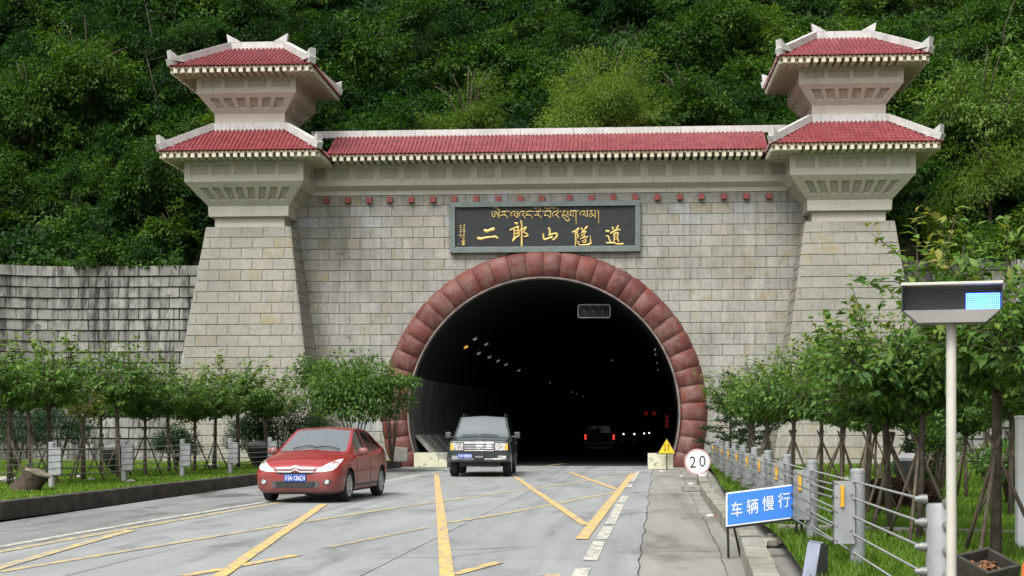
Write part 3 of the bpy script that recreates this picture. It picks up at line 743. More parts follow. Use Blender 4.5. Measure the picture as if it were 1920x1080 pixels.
# ------------------------------------------------------------------ foliage
def unit(a): return a / np.maximum(np.linalg.norm(a, axis=-1, keepdims=True), 1e-6)
def leaf_arrays(P, D, N, L, Wd, fold=True, droop=0.18):
    D = unit(D); S = unit(np.cross(D, N)); N = np.cross(S, D); n = len(P); L = L[:, None]; Wd = Wd[:, None]
    l = P + D * L * .42 + S * Wd * .5 + N * L * .07; r = P + D * L * .42 - S * Wd * .5 + N * L * .07; tip = P + D * L - N * L * droop
    i = np.arange(n)
    if fold:
        m = P + D * L * .5 - N * L * .01
        v = np.stack([P, l, r, m, tip], 1).reshape(-1, 3); b = (i * 5)[:, None, None]
        f = (b + np.array([[0, 3, 1], [0, 2, 3], [1, 3, 4], [3, 2, 4]])).reshape(-1, 3); k = 5
    else:
        v = np.stack([P, l, tip, r], 1).reshape(-1, 3); b = (i * 4)[:, None, None]
        f = (b + np.array([[0, 2, 1], [0, 3, 2]])).reshape(-1, 3); k = 4
    return v, f, k
def rdir(n): return unit(rng.normal(size=(n, 3)))
def bush_leaves(c, Rr, nlobe, per, L, t0, flat=0.85, front=True, up=0.15, fold=False, wr=0.52, lobe=0.40, lo=.45, hi=.85):
    c = np.array(c, float); P, D, N, T = [], [], [], []
    for _ in range(nlobe):
        d = rdir(1)[0]
        d[2] = abs(d[2]) * 1.1 - up
        if front and d[1] > 0.35: d[1] *= -1
        d /= np.linalg.norm(d)
        rl = Rr * lobe * rng.uniform(.65, 1.25); lc = c + d * Rr * rng.uniform(lo, hi) * np.array([1, 1, flat])
        n = int(per * (rl / (Rr * lobe)) ** 2); o = rdir(n); o[:, 2] = o[:, 2] * .85 + .12
        rr = rl * rng.uniform(.35, 1.05, n) ** .6
        P.append(lc + o * rr[:, None] * np.array([1.15, 1.15, .75]))
        D.append(o * .8 + d * .5 + rng.normal(size=(n, 3)) * .45 + np.array([0, 0, -.35]))
        N.append(np.array([0, 0, 1.0]) + o * .55 + rng.normal(size=(n, 3)) * .38)
        lt = t0 + rng.normal() * .10
        T.append(np.stack([np.clip(lt + rng.normal(size=n) * .13, 0, 1), rng.random(n) ** 3, rng.random(n)], 1))
    P, D, N, T = map(np.concatenate, (P, D, N, T)); n = len(P)
    if front:                                   # ragged outline
        for kf, am in ((1.1, .30), (2.3, .20), (4.7, .10)):
            ph = rng.uniform(0, 6.28, 3); P = P + am * np.sin(kf * np.roll(P, 1, 1) + kf * .7 * np.roll(P, 2, 1) + ph)
    v, f, k = leaf_arrays(P, D, N, L * rng.uniform(.6, 1.4, n), L * wr * rng.uniform(.8, 1.2, n), fold)
    if front: T[:, 2] = np.clip(rng.random() + rng.normal(size=n) * .12, 0, 1)
    return v, f, np.repeat(T, k, 0)
def merge(parts):
    V, Fc, T, b = [], [], [], 0
    for v, f, t in parts: V.append(v); Fc.append(f + b); T.append(t); b += len(v)
    return np.concatenate(V), np.concatenate(Fc), np.concatenate(T)

# the wooded slope reads as one mass
parts = []; y = 2.6
while y < 20.5:
    x = -32 + rng.uniform(0, 2)
    while x < 32:
        xx, yy = x + rng.normal() * .5, y + rng.normal() * .4; Rr = rng.uniform(.8, 1.75) * (1.3 if rng.random() < .15 else 1)
        if yy < 2.2: yy = 2.2
        sp = noise.noise(Vector((xx * .16, yy * .2, 11))); t0 = np.clip(.42 + .55 * sp + rng.normal() * .11, .05, .95)
        if xx > 12.5: t0 = min(.98, t0 + .35)
        big = rng.random() < .22
        lobes = int(16 + 8 * Rr); per = int(92 * Rr * Rr / 2.4) + 34
        Lf = (.165 if not big else .25) * rng.uniform(.85, 1.2)
        parts.append(bush_leaves((xx, yy, hill_z(xx, yy) + Rr * .22), Rr, lobes, int(per * (.165 / Lf) ** 1.6), Lf, t0, .95, up=.35, lobe=.30, lo=.35, hi=1.15))
        x += rng.uniform(1.25, 1.95)
    y += 1.6
n = 80000                                       # creepers over the ground between the bushes
gx, gy = rng.uniform(-27, 27, n), 1.9 + 18 * rng.random(n); gz = np.array([hill_z(a, b) for a, b in zip(gx, gy)])
P = np.stack([gx, gy, gz + rng.random(n) * (.35 + .5 * (1 + np.sin(gx * 1.3 + gy) * np.sin(gx * .7 - gy * 1.9)))], 1); D = rng.normal(size=(n, 3)) + np.array([0, -1.2, -.6]); N = np.array([0, -.6, 1.]) + rng.normal(size=(n, 3)) * .3
v, f, k = leaf_arrays(P, D, N, rng.uniform(.16, .32, n), rng.uniform(.12, .2, n), False)
parts.append((v, f, np.repeat(np.stack([np.clip(.5 + rng.normal(size=n) * .15, 0, 1), rng.random(n) ** 3, rng.random(n)], 1), k, 0)))
n = 5200                                        # leaves hanging over the top of the wing walls
gx = np.concatenate([rng.uniform(-21, -12.6, n // 2), rng.uniform(12.6, 21, n // 2)]); gy = rng.uniform(.95, 2.2, n)
P = np.stack([gx, gy + 0 * gx, 7.72 + rng.random(n) ** 2 * .55 * (1 + np.sin(gx * 2.1) * .6)], 1); D = rng.normal(size=(n, 3)) + np.array([0, -1., -.3]); N = np.array([0, -.5, 1.]) + rng.normal(size=(n, 3)) * .3
v, f, k = leaf_arrays(P, D, N, rng.uniform(.12, .25, n), rng.uniform(.08, .15, n), False)
parts.append((v, f, np.repeat(np.stack([np.clip(.6 + rng.normal(size=n) * .15, 0, 1), rng.random(n) ** 3, rng.random(n)], 1), k, 0)))
v, f, t = merge(parts)
b4 = v.reshape(-1, 4, 3); mn = b4[:, :, 1].min(1); xx = b4[:, :, 0].mean(1); zz = b4[:, :, 2].mean(1)
bad = ((mn < .8) & (zz < 13.2) & (np.abs(xx) < 13)) | ((mn < 2.9) & (np.abs(np.abs(xx) - TX) < 3.3) & (zz < 17)) | ((mn < 1.25) & (zz < 7.7)) | ((mn < 2.2) & (np.abs(xx) < 8.4) & (zz < 12.7) & (zz > 11))
# leaves buried in the slope or far outside the view are not needed
hgx = np.linspace(-36, 36, 145); hgy = np.linspace(0, 26, 53); HZ = np.array([[hill_z(a, b) for a in hgx] for b in hgy]); yy = b4[:, :, 1].mean(1)
ix = np.clip((xx + 36) / .5, 0, 143).astype(int); iy = np.clip(yy / .5, 0, 51).astype(int); bad |= zz < HZ[iy, ix] - .12
dc = (xx - CX) * -ST + (yy - CY) * CT; lc = (xx - CX) * CT + (yy - CY) * ST; 
thin = rng.random(len(lc)) > .42; bad |= ((np.abs(lc) > .343 * dc + 1.2) & thin) | (np.abs(lc) > .343 * dc + 7.5) | ((zz - EYE > .2857 * dc + .8) & thin) | (zz - EYE > .2857 * dc + 3)
used = np.repeat(~bad, 4); nid = np.cumsum(used) - 1; f = nid[f[~np.repeat(bad, 2)]]; v = v[used]; t = t[used]; print('hill tris', len(f))
tag(link('hillside_woodland', npmesh('hillside_woodland', v, f, LEAF_H, t)), 'dense dark green woodland and creepers covering the steep hillside', 'woodland', kind='stuff')

twg = MB(); rdh = random.Random(4)
for i in range(14):
    xx, yy = rdh.uniform(-24, 24), rdh.uniform(4, 17); zz = hill_z(xx, yy); h = rdh.uniform(1.8, 3.6); a = Vector((xx, yy, zz)); b = a + Vector((rdh.gauss(0, .5), rdh.uniform(-1.6, -.4), h)); m_ = a.lerp(b, .5) + Vector((rdh.gauss(0, .25), 0, .2))
    twg.tube([a, m_, b], [.05, .035, .015], 5)
    for k in range(3): e = b.lerp(m_, rdh.uniform(0, .6)); twg.tube([e, e + Vector((rdh.gauss(0, .7), rdh.uniform(-.8, 0), rdh.uniform(.1, .8)))], [.015, .005], 4)
tag(twg.build('hillside_branches', simple('grey_branch', (.065, .055, .045), .9, var=.4, scale=6), None, True), 'bare grey branches showing among the hillside leaves', 'branches', kind='stuff')
# single bushes and trees that stand out on the slope
def hill_tree(px, py, Y, Rr, label, cat, m, t0, L=.2, lobes=26, per=150, flat=.95, name='hill_tree', wr=.5):
    p = PL(px, py, Y); z0 = hill_z(p.x, Y)
    t = empty(name, (p.x, Y, z0)); tag(t, label, cat)
    h = max(p.z - z0, .3)
    v, f, tt = bush_leaves((0, 0, h * .8), Rr, int(lobes * 2.4), int(per * .6), L * .9, t0, flat, up=.55, wr=wr, lobe=.28, lo=.3, hi=1.1); tt[:, 2] = np.clip(.35 + .3 * tt[:, 2], 0, 1)
    link('crown', npmesh('crown', v, f, m, tt), t)
    q = MB(); top = Vector((0, 0, h)); q.tube([(0, 0, -.4), (0.05, 0, h * .5), top], [.10, .08, .05], 7)
    for i in range(7):
        a = rdir(1)[0]; a[2] = abs(a[2]) + .2; q.tube([top * .7, top + Vector(a) * Rr * .45, top + Vector(a) * Rr * .8], [.05, .03, .012], 5)
    q.build('trunk', BARK, t, True)
hill_tree(1130, 180, 4.4, 2.55, 'rounded feathery yellow-green bush rising behind the middle of the tiled wall roof', 'bush', LEAF_L, .72, .15, 40, 520, .85, 'hill_bush', .28)
hill_tree(875, 200, 4.2, 1.75, 'small pale green bush behind the wall roof left of the feathery bush', 'bush', LEAF_L, .18, .16, 24, 330, .9, 'hill_bush', .35)
hill_tree(1285, 180, 5.0, 1.6, 'mid green bush right of the feathery yellow-green bush', 'bush', LEAF_H, .62, .2, 20, 220, .95, 'hill_bush')
hill_tree(165, 120, 9.0, 2.3, 'broad bright green tree crown left of the left tower top', 'tree', LEAF_H, .72, .22, 26, 190)
hill_tree(60, 190, 8.0, 1.9, 'bright green tree at the left edge of the hillside', 'tree', LEAF_H, .62, .22, 22, 190)
hill_tree(300, 330, 3.8, 1.7, 'glossy mid green bush beside the left tower bracket', 'bush', LEAF_H, .5, .2, 20, 190, .95, 'hill_bush')
hill_tree(330, 440, 2.9, 1.15, 'light green shrub on top of the left wing wall next to the tower shaft', 'shrub', LEAF_H, .85, .18, 16, 160, .9, 'hill_shrub')
hill_tree(690, 110, 11.0, 2.2, 'bright green tree between the left tower roof and the feathery bush', 'tree', LEAF_H, .6, .21, 24, 190)
hill_tree(1330, 60, 13.0, 2.1, 'leafy tree high on the slope left of the right tower', 'tree', LEAF_H, .55, .21, 24, 190)
hill_tree(1845, 190, 6.0, 2.5, 'bright yellow-green tree right of the right tower roof', 'tree', LEAF_L, .3, .21, 26, 200)
hill_tree(1855, 330, 3.6, 2.1, 'pale weedy bush low on the right slope behind the right tower', 'bush', LEAF_L, .45, .15, 26, 300, .8, 'hill_bush', .3)

# ------------------------------------------------------------------ saplings on tripods of stakes
def sapling_mesh(seed, H=3.4, fork=1.55, spread=1.0, nlimb=8, ntwig=9, nleaf=12, L=.115, m=None, t0=.42, tipy=.4, tr=.045):
    global rng
    keep = rng; rng = np.random.default_rng(seed); rd = random.Random(seed)
    q = MB(); lean = Vector((rd.uniform(-.05, .05), rd.uniform(-.05, .05), 0))
    q.tube([(0, 0, -.1), lean * .5 + Vector((0, 0, fork * .5)), lean + Vector((0, 0, fork)), lean + Vector((0, 0, fork + .12))], [tr * 1.15, tr, tr * .95, tr * .8], 9)
    P, D, N, T = [], [], [], []
    for i in range(nlimb):
        a = 2 * math.pi * (i + rd.uniform(-.3, .3)) / nlimb; ro = spread * rd.uniform(.3, 1.0); ze = H * rd.uniform(.74, .95) - (ro / spread) * .25
        b = lean + Vector((0, 0, fork + rd.uniform(-.08, .1))); e = Vector((math.cos(a) * ro, math.sin(a) * ro, ze))
        m1 = b.lerp(e, .4) + Vector((math.cos(a), math.sin(a), 0)) * ro * .16; pts = []
        for k in range(6):
            u = k / 5; pts.append(b * (1 - u) ** 2 + m1 * 2 * u * (1 - u) + e * u * u)
        q.tube(pts, [tr * .36 * (1 - .8 * k / 5) for k in range(6)], 5)
        for j in range(ntwig):
            u = .10 + .90 * (j + rd.random()) / ntwig; s = b * (1 - u) ** 2 + m1 * 2 * u * (1 - u) + e * u * u
            dr = Vector((math.cos(a) * .5 + rd.gauss(0, .55), math.sin(a) * .5 + rd.gauss(0, .55), rd.uniform(.05, .8))).normalized(); ln = rd.uniform(.3, .62) * (spread ** .5)
            top = j >= ntwig - 2
            if top: dr = Vector((rd.gauss(0, .35) + math.cos(a) * .3, rd.gauss(0, .35) + math.sin(a) * .3, 1)).normalized(); ln *= 1.1
            te = s + dr * ln; q.tube([s, s.lerp(te, .5) + Vector((0, 0, .03)), te - Vector((0, 0, .04))], [.008, .006, .003], 3, False)
            kk = np.linspace(.12, 1.05, nleaf); pp = np.array(s) + kk[:, None] * np.array(te - s) + rng.normal(size=(nleaf, 3)) * .025
            sd = rng.normal(size=(nleaf, 3)); sd[:, 2] *= .4
            P.append(pp); D.append(unit(sd) * .9 + np.array(dr) * .55 + np.array([0, 0, -.45 if not top else -.2])); N.append(np.array([0, 0, 1.]) + rng.normal(size=(nleaf, 3)) * .35 + np.array(dr) * .2)
            tt = np.clip(t0 + .16 * (s.z - fork) / (H - fork) + rng.normal(size=nleaf) * .14, 0, .88)
            if top: tt = np.clip(tt + tipy * kk * rng.random(nleaf) * 1.3, 0, 1)
            T.append(np.stack([tt, rng.random(nleaf) ** 3, rng.random(nleaf)], 1))
    P, D, N, T = map(np.concatenate, (P, D, N, T)); n = len(P)
    v, f, k = leaf_arrays(P, D, N, L * rng.uniform(.65, 1.25, n), L * .5 * rng.uniform(.8, 1.2, n), True, .22)
    rng = keep
    return q.me('trunk', BARK, True), npmesh('crown', v, f, m or LEAF_C, np.repeat(T, k, 0))
def stake_mesh(h=1.25, r=.5):
    out = []
    for i in range(3):
        a = 2 * math.pi * i / 3 + .5; q = MB(); c, s = math.cos(a), math.sin(a)
        q.tube([(c * r, s * r, -.05), (-c * .07, -s * .07, h)], [.022, .018], 6); out.append(q.me('stake', STAKE, True))
    return out
STK = stake_mesh(); STK2 = stake_mesh(1.05, .42)
VAR = [sapling_mesh(11 + i, H=2.75 + .12 * (i % 3), spread=1.0 + .12 * (i % 2), nlimb=9 + i % 2, ntwig=15, nleaf=16, L=.13, tr=.034 + .004 * (i % 3), t0=.5, fork=1.35 + .12 * (i % 3)) for i in range(5)]
FIRST = sapling_mesh(77, H=3.2, fork=1.6, spread=1.25, nlimb=13, ntwig=16, nleaf=16, L=.14, tr=.05, t0=.55, tipy=.55)
NEARV = [sapling_mesh(31 + i, H=2.65, spread=1.15, nlimb=11, ntwig=18, nleaf=19, L=.125, tr=.034, t0=.52, fork=1.4) for i in range(2)]
SMALL = sapling_mesh(51, H=2.5, fork=1.3, spread=.55, nlimb=6, ntwig=7, nleaf=9, L=.10, m=LEAF_Y, t0=.5)
def place_tree(x, y, z, vm, label, group, rz=0, sc_=1.0, stakes=STK, name='sapling', cat='tree', wide=1.0):
    t = empty(name, (x, y, z), rz); tag(t, label, cat, group)
    link('trunk', vm[0], t, scale=(sc_ * wide, sc_ * wide, sc_)); link('crown', vm[1], t, scale=(sc_ * wide, sc_ * wide, sc_))
    if stakes:
        for sm in stakes: link('stake', sm, t)
    return t
ORD = ['first', 'second', 'third', 'fourth', 'fifth', 'sixth', 'seventh', 'eighth', 'ninth', 'tenth', 'eleventh', 'twelfth', 'thirteenth', 'fourteenth', 'fifteenth']
gr = 'saplings behind the right cable fence'
ds = [14.3, 16.6, 18.2, 20.6, 22.7, 24.9, 27.2, 29.5, 32.0, 34.5, 37.0, 39.6, 42.3]
for i, d in enumerate(ds):
    px = (1867, 1723, 1671)[i] if i < 3 else None
    if px: x, y = W(px, d)
    else:
        x = 6.25 + random.uniform(-.18, .18); y = CY + d * CT + (6.25 - CX + d * ST) * ST
    lab = ['near tree at the right edge with large drooping leaves and three stakes', 'staked sapling whose trunk stands just left of the lit sign pole'][i] if i < 2 else ORD[i] + ' staked sapling from the right in the row behind the right cable fence'
    place_tree(x, y, KRZ - .02, FIRST if i == 0 else NEARV[i % 2] if i < 4 else VAR[i % 5], lab, gr, random.uniform(0, 6), random.uniform(.95, 1.05) * (1.0 if i else 1.02))
x, y = W(2010, 13.2); place_tree(x, y, KRZ - .02, NEARV[1], 'leafy tree cut off by the right picture edge', gr, 1.9, 1.05)
for i, (px, d, s) in enumerate([(1895, 21, .95), (1812, 26, .9), (1755, 31, .9), (1700, 33, .92), (1850, 34, 1.0), (1900, 30, 1.0), (1640, 37, .9), (1580, 40, .9)]):
    x, y = W(px, d); place_tree(x, y, KRZ - .02, VAR[(i + 2) % 5], ORD[i] + ' sapling of the second row on the far right lawn, behind the fence saplings', 'saplings on the far right lawn', random.uniform(0, 6), s * .95)
gl = 'saplings behind the left cable fence'
lab = ['leftmost staked sapling behind the left fence, cut by the picture edge', 'second sapling from the left with a wide dense crown', 'small thin sapling with yellowing leaves and pale trunk', 'full crowned sapling behind the second fence post from the left', 'sapling right of the full crowned one, crowns touching', 'sapling in front of the left edge of the left tower', 'sapling with a dark forked trunk before the left tower', 'sapling with a wide vase of dark branches before the left tower', 'pale trunked sapling before the right part of the left tower', 'last sapling of the left row, above the red car windscreen', 'sapling between the two leftmost, set further back', 'sapling set further back before the stained wall']
for i, (px, d, vm, s) in enumerate([(17, 30.8, VAR[0], 1.02), (92, 32.5, VAR[1], 1.03), (156, 34.4, SMALL, .95), (222, 36, VAR[2], 1.0), (272, 37.8, VAR[3], .95), (318, 40, VAR[4], .93), (365, 41.5, VAR[0], .9), (403, 42.6, VAR[1], .93), (447, 44, VAR[2], 1.02), (500, 46, VAR[3], 1.0), (60, 36, VAR[4], 1.0), (190, 40, VAR[0], .98)]):
    x, y = W(px, d); place_tree(x, y, KLZ - .02, vm, lab[i], gl, random.uniform(0, 6), s * 1.10, STK2 if i % 2 else STK, wide=1.18)

# shrubs, conifers, hedge
def shrub(px, d, z0, h, Rr, label, cat, m, t0, L=.1, lobes=24, per=170, flat=.9, name='shrub', wr=.5, stems=6):
    x, y = W(px, d); t = empty(name, (x, y, z0)); tag(t, label, cat); c = h - Rr * flat * .95
    v, f, tt = bush_leaves((0, 0, max(c, Rr * .35)), Rr, lobes, per, L, t0, flat, False, .35, True, wr); v[:, 2] = np.maximum(v[:, 2], .02)
    link('crown', npmesh('crown', v, f, m, tt), t)
    q = MB()
    for i in range(stems):
        a = i * 2 * math.pi / stems; q.tube([(0, 0, -.05), (math.cos(a) * Rr * .2, math.sin(a) * Rr * .2, h * .35), (math.cos(a) * Rr * .55, math.sin(a) * Rr * .55, h * .75)], [.03, .022, .008], 5)
    q.build('trunk', BARK, t, True); return t
shrub(665, 49.5, KLZ, 3.55, 1.75, 'large spreading green shrub hiding the left foot of the arch', 'shrub', LEAF_C, .45, .15, 44, 190, .85)
shrub(590, 50.5, KLZ, 3.9, .75, 'tall slim shoot of a shrub in the corner by the left tower', 'shrub', LEAF_C, .55, .14, 16, 90, 1.5)
shrub(735, 49, KLZ, 3.5, .8, 'leggy shrub branch reaching in front of the red arch ring', 'shrub', LEAF_C, .5, .15, 16, 90, 1.0)
for px, d, h, r, lb in ((30, 42, 2.1, 1.1, 'dark round conifer bush at the left edge behind the fence'), (110, 43, 2.0, 1.0, 'dark conifer bush behind the tree stump'), (525, 47.5, 2.3, 1.1, 'dark evergreen bush left of the large arch shrub'), (475, 47, 1.7, .9, 'low dark evergreen bush before the left tower'), (590, 48, 1.6, 1.0, 'dark low evergreen bush right behind the red car roof'), (330, 45, 1.3, .7, 'small dark evergreen bush before the tower corner')):
    shrub(px, d, KLZ, h, r, lb, 'bush', NEEDLE, .55, .09, 26, 240, .95, 'evergreen_bush', .3)
shrub(1765, 30, KRZ, 1.65, .5, 'small bright green conical bush left of the sign pole', 'bush', LEAF_H, .75, .07, 26, 200, 1.5, 'evergreen_bush', .3)
shrub(1895, 24, KRZ, 1.1, .6, 'green leafy bush at the right picture edge', 'bush', LEAF_C, .4, .09, 20, 150, .9)
# low purple hedge
a, b = G(1632, 952, KRZ), G(1742, 962, KRZ); t = empty('purple_hedge', ((a.x + b.x) / 2, (a.y + b.y) / 2, KRZ)); tag(t, 'low clipped purple-red hedge on the right lawn', 'hedge')
n = 9000; P = np.stack([rng.uniform(-.62, .62, n), rng.uniform(-.45, .45, n), rng.uniform(.03, .5, n)], 1); P[:, 2] *= 1 - .25 * np.abs(P[:, 0] / .62) ** 3
D = rdir(n) + np.array([0, 0, .5]); v, f, k = leaf_arrays(P, D, np.array([0, 0, 1.]) + rng.normal(size=(n, 3)) * .4, rng.uniform(.03, .06, n), rng.uniform(.018, .03, n), False)
link('crown', npmesh('crown', v, f, LEAF_R, np.repeat(np.stack([rng.random(n) ** 1.5, rng.random(n) ** 3, rng.random(n)], 1), k, 0)), t)
# ragged spruce by the right foot of the arch
def spruce(px, d, z0, H, Rr, label, seed):
    x, y = W(px, d); t = empty('spruce', (x, y, z0)); tag(t, label, 'tree'); rd = random.Random(seed)
    q = MB(); q.tube([(0, 0, -.05), (.03, 0, H * .5), (0, 0, H)], [.06, .04, .008], 7); P, D = [], []
    for i in range(34):
        u = .1 + .88 * i / 34; zz = H * u; ln = Rr * (1 - u) ** .8 * rd.uniform(.7, 1.15) + .12; a = i * 2.4 + rd.uniform(-.3, .3)
        e = Vector((math.cos(a) * ln, math.sin(a) * ln, zz + ln * rd.uniform(-.05, .35))); s = Vector((0, 0, zz)); q.tube([s, e], [.014, .004], 4, False)
        nn = int(110 * ln) + 12; kk = rng.uniform(.12, 1.02, nn); pp = np.array(s) + kk[:, None] * np.array(e - s) + rng.normal(size=(nn, 3)) * .05 * np.array([1, 1, .5])
        P.append(pp); D.append(rdir(nn) * .8 + np.array((e - s).normalized()) * .8)
    P, D = np.concatenate(P), np.concatenate(D); n = len(P)
    v, f, k = leaf_arrays(P, D, rdir(n), rng.uniform(.08, .16, n), rng.uniform(.02, .035, n), False)
    q.build('trunk', BARK, t, True); link('crown', npmesh('crown', v, f, NEEDLE, np.repeat(np.stack([rng.random(n) * .8, rng.random(n) ** 3, rng.random(n)], 1), k, 0)), t)
spruce(1368, 47.5, KRZ, 3.1, 1.05, 'ragged dark spruce beside the right foot of the arch', 3)
spruce(1412, 46.5, KRZ, 2.5, .9, 'smaller dark spruce right of the ragged spruce', 8)
spruce(1722, 32, KRZ, 1.5, .5, 'thin bare young spruce on the right lawn near the purple hedge', 5)

# ------------------------------------------------------------------ grass
def in_poly(x, y, poly):
    c = np.zeros(len(x), bool); n = len(poly)
    for i in range(n):
        (x0, y0), (x1, y1) = poly[i], poly[(i + 1) % n]
        if y0 == y1: continue
        k = ((y0 > y) != (y1 > y)) & (x < (x1 - x0) * (y - y0) / (y1 - y0) + x0); c ^= k
    return c
def grass(name, poly, z0, n, h, dmin, dmax, pxr, label, tone):
    d = dmin * (dmax / dmin) ** rng.random(n); px = rng.uniform(*pxr, n); lat = (px - 960) / F * d
    x = CX - d * ST + lat * CT; y = CY + d * CT + lat * ST; ok = in_poly(x, y, poly); x, y, d = x[ok], y[ok], d[ok]; n = len(x)
    pat = np.array([noise.noise(Vector((a * .9, b * .9, 2))) for a, b in zip(x, y)])
    P = np.stack([x, y, np.full(n, z0 - .02)], 1); hh = h * rng.uniform(.5, 1.3, n) * (1 + .5 * pat); a = rng.uniform(0, 6.28, n); lean = rng.uniform(.1, .75, n)
    o = np.stack([np.cos(a) * lean, np.sin(a) * lean, np.ones(n)], 1); s = np.stack([-np.sin(a), np.cos(a), np.zeros(n)], 1) * (.0055 * (d / 14) ** .75 * rng.uniform(.7, 1.4, n))[:, None]
    m = P + o * (hh * .55)[:, None]; tip = P + o * np.stack([hh * 1.25, hh * 1.25, hh * .92], 1)
    v = np.stack([P - s, P + s, m + s * .8, m - s * .8, tip], 1).reshape(-1, 3); b = (np.arange(n) * 5)[:, None, None]
    f = (b + np.array([[0, 1, 2], [0, 2, 3], [3, 2, 4]])).reshape(-1, 3)
    T = np.stack([np.clip(tone + .25 * pat + rng.normal(size=n) * .2, 0, 1), rng.random(n) ** 3, rng.random(n)], 1)
    tag(link(name, npmesh(name, v, f, GRASS, np.repeat(T, 5, 0))), label, 'grass', kind='stuff')
RP = LR[::-1] + [(LR[0][0], -1.5), (22, -1.5), (22, LR[-1][1])]
grass('right_grass', RP, KRZ, 130000, .13, 11, 50, (1300, 2060), 'long bright green grass on the right verge', .45)
LP = LL + [(LL[-1][0], -1.5), (-22, -1.5), (-22, LL[0][1])]
grass('left_grass', LP, KLZ, 125000, .07, 24, 52, (-260, 800), 'short bright green grass on the left verge', .6)
# ------------------------------------------------------------------ lettering helpers
def text_mesh(s, size, m, depth=0.002, spacing=1.0):
    cu = bpy.data.curves.new('lettering', 'FONT'); cu.body = s; cu.size = size; cu.extrude = depth; cu.align_x = 'CENTER'; cu.align_y = 'CENTER'; cu.space_character = spacing; cu.resolution_u = 3
    o = bpy.data.objects.new('lettering', cu); me = bpy.data.meshes.new_from_object(o); bpy.data.objects.remove(o); bpy.data.curves.remove(cu)
    n = len(me.vertices); co = np.empty(n * 3, np.float32); me.vertices.foreach_get('co', co); co = co.reshape(-1, 3)
    if n: co[:, :2] -= (co[:, :2].max(0) + co[:, :2].min(0)) / 2
    me.vertices.foreach_set('co', np.stack([co[:, 0], -co[:, 2], co[:, 1]], 1).ravel()); me.materials.clear(); me.materials.append(m); me.update(); return me
def stroke(mb, pts, to3, h=0.035, base=0.0):
    P = np.array(pts, float)
    if len(P) == 1: P = np.array([[P[0][0] - P[0][2] * .25, P[0][1], P[0][2]], [P[0][0] + P[0][2] * .25, P[0][1] + 2, P[0][2]]])
    Q = []
    for i in range(len(P) - 1):
        p0, p1, p2, p3 = P[max(i - 1, 0)], P[i], P[i + 1], P[min(i + 2, len(P) - 1)]
        for t in np.linspace(0, 1, 5)[:(5 if i == len(P) - 2 else 4)]:
            m1, m2 = (p2 - p0) * .3, (p3 - p1) * .3
            Q.append((2 * t**3 - 3 * t**2 + 1) * p1 + (t**3 - 2 * t**2 + t) * m1 + (-2 * t**3 + 3 * t**2) * p2 + (t**3 - t**2) * m2)
    Q = np.array(Q); n = len(Q); V = []
    T = np.gradient(Q[:, :2], axis=0); T /= np.maximum(np.linalg.norm(T, axis=1, keepdims=True), 1e-6); Nn = np.stack([-T[:, 1], T[:, 0]], 1)
    rows = [(Q[0, :2] - T[0] * Q[0, 2] * .35, Nn[0], Q[0, 2] * .45)] + [(Q[i, :2], Nn[i], Q[i, 2]) for i in range(n)] + [(Q[-1, :2] + T[-1] * Q[-1, 2] * .35, Nn[-1], Q[-1, 2] * .45)]
    for c, nn, wd in rows:
        for k, hh in ((-.5, 0.3), (-.28, .9), (0, 1), (.28, .9), (.5, 0.3)):
            q = c + nn * wd * k; V.append(to3(q[0], q[1], base + h * hh))
        V.append(to3(*(c + nn * wd * .5), -0.004)); V.append(to3(*(c - nn * wd * .5), -0.004))
    Fc = []; r = 7
    for i in range(len(rows) - 1):
        for a, b in ((0, 1), (1, 2), (2, 3), (3, 4), (4, 5), (6, 0)): Fc.append((i * r + a, i * r + b, (i + 1) * r + b, (i + 1) * r + a))
    for i in (0, len(rows) - 1): Fc.append(tuple(i * r + k for k in (6, 0, 1, 2, 3, 4, 5)))
    mb.add(V, Fc)

# ------------------------------------------------------------------ name board above the arch
GOLD = simple('gold_leaf', (0.62, 0.46, 0.16), 0.45, 0.25, var=0.2, scale=9)
SLATE = simple('dark_slate', (0.015, 0.017, 0.019), 0.55, var=0.4, scale=5)
FRAMEG = simple('grey_green_frame', (0.12, 0.148, 0.138), 0.6, var=0.2)
YB = -0.10
c0, c1 = PL(844, 475, YB), PL(1201, 376, YB)
bd = empty('name_board', ((c0.x + c1.x) / 2, YB, c0.z)); tag(bd, 'dark stone name board with gold lettering and grey-green frame above the arch', 'sign')
o = Vector(bd.location); X0, X1, Z0, Z1 = c0.x - o.x, c1.x - o.x, 0.0, c1.z - o.z; fw = 0.2
for (xa, xb, za, zb) in ((X0, X1, Z1 - fw, Z1), (X0, X1, Z0, Z0 + fw), (X0, X0 + fw, Z0 + fw, Z1 - fw), (X1 - fw, X1, Z0 + fw, Z1 - fw)):
    q = MB(); q.bb(xa, xb, -0.14, 0.06, za, zb)
    q.build('frame_rail', FRAMEG, bd, bevel=0.012)
    q = MB()
for za, zb, nm in ((Z0 + fw, 0.98, 'slate_slab'), (0.985, Z1 - fw, 'slate_slab')):
    q = MB(); q.bb(X0 + fw, X1 - fw, -0.035, 0.06, za + .001, zb); q.build(nm, SLATE, bd)
q = MB(); q.bb(X0 + fw * .8, X1 - fw * .8, -0.10, -0.03, Z0 + fw * .72, Z0 + fw + .03); q.build('inner_sill', FRAMEG, bd)
def on_board(bx, by, s):
    def f(zx, zy, h):
        p = PL(bx + zx / s, by + zy / s, YB - 0.035); return (p.x - o.x, -0.035 - h, p.z - o.z)
    return f
A = on_board(880, 405, 11.294); B = on_board(1040, 405, 11.294); C3 = on_board(915, 380, 16.696); C4 = on_board(1020, 380, 16.696); E = on_board(845, 410, 16.62)
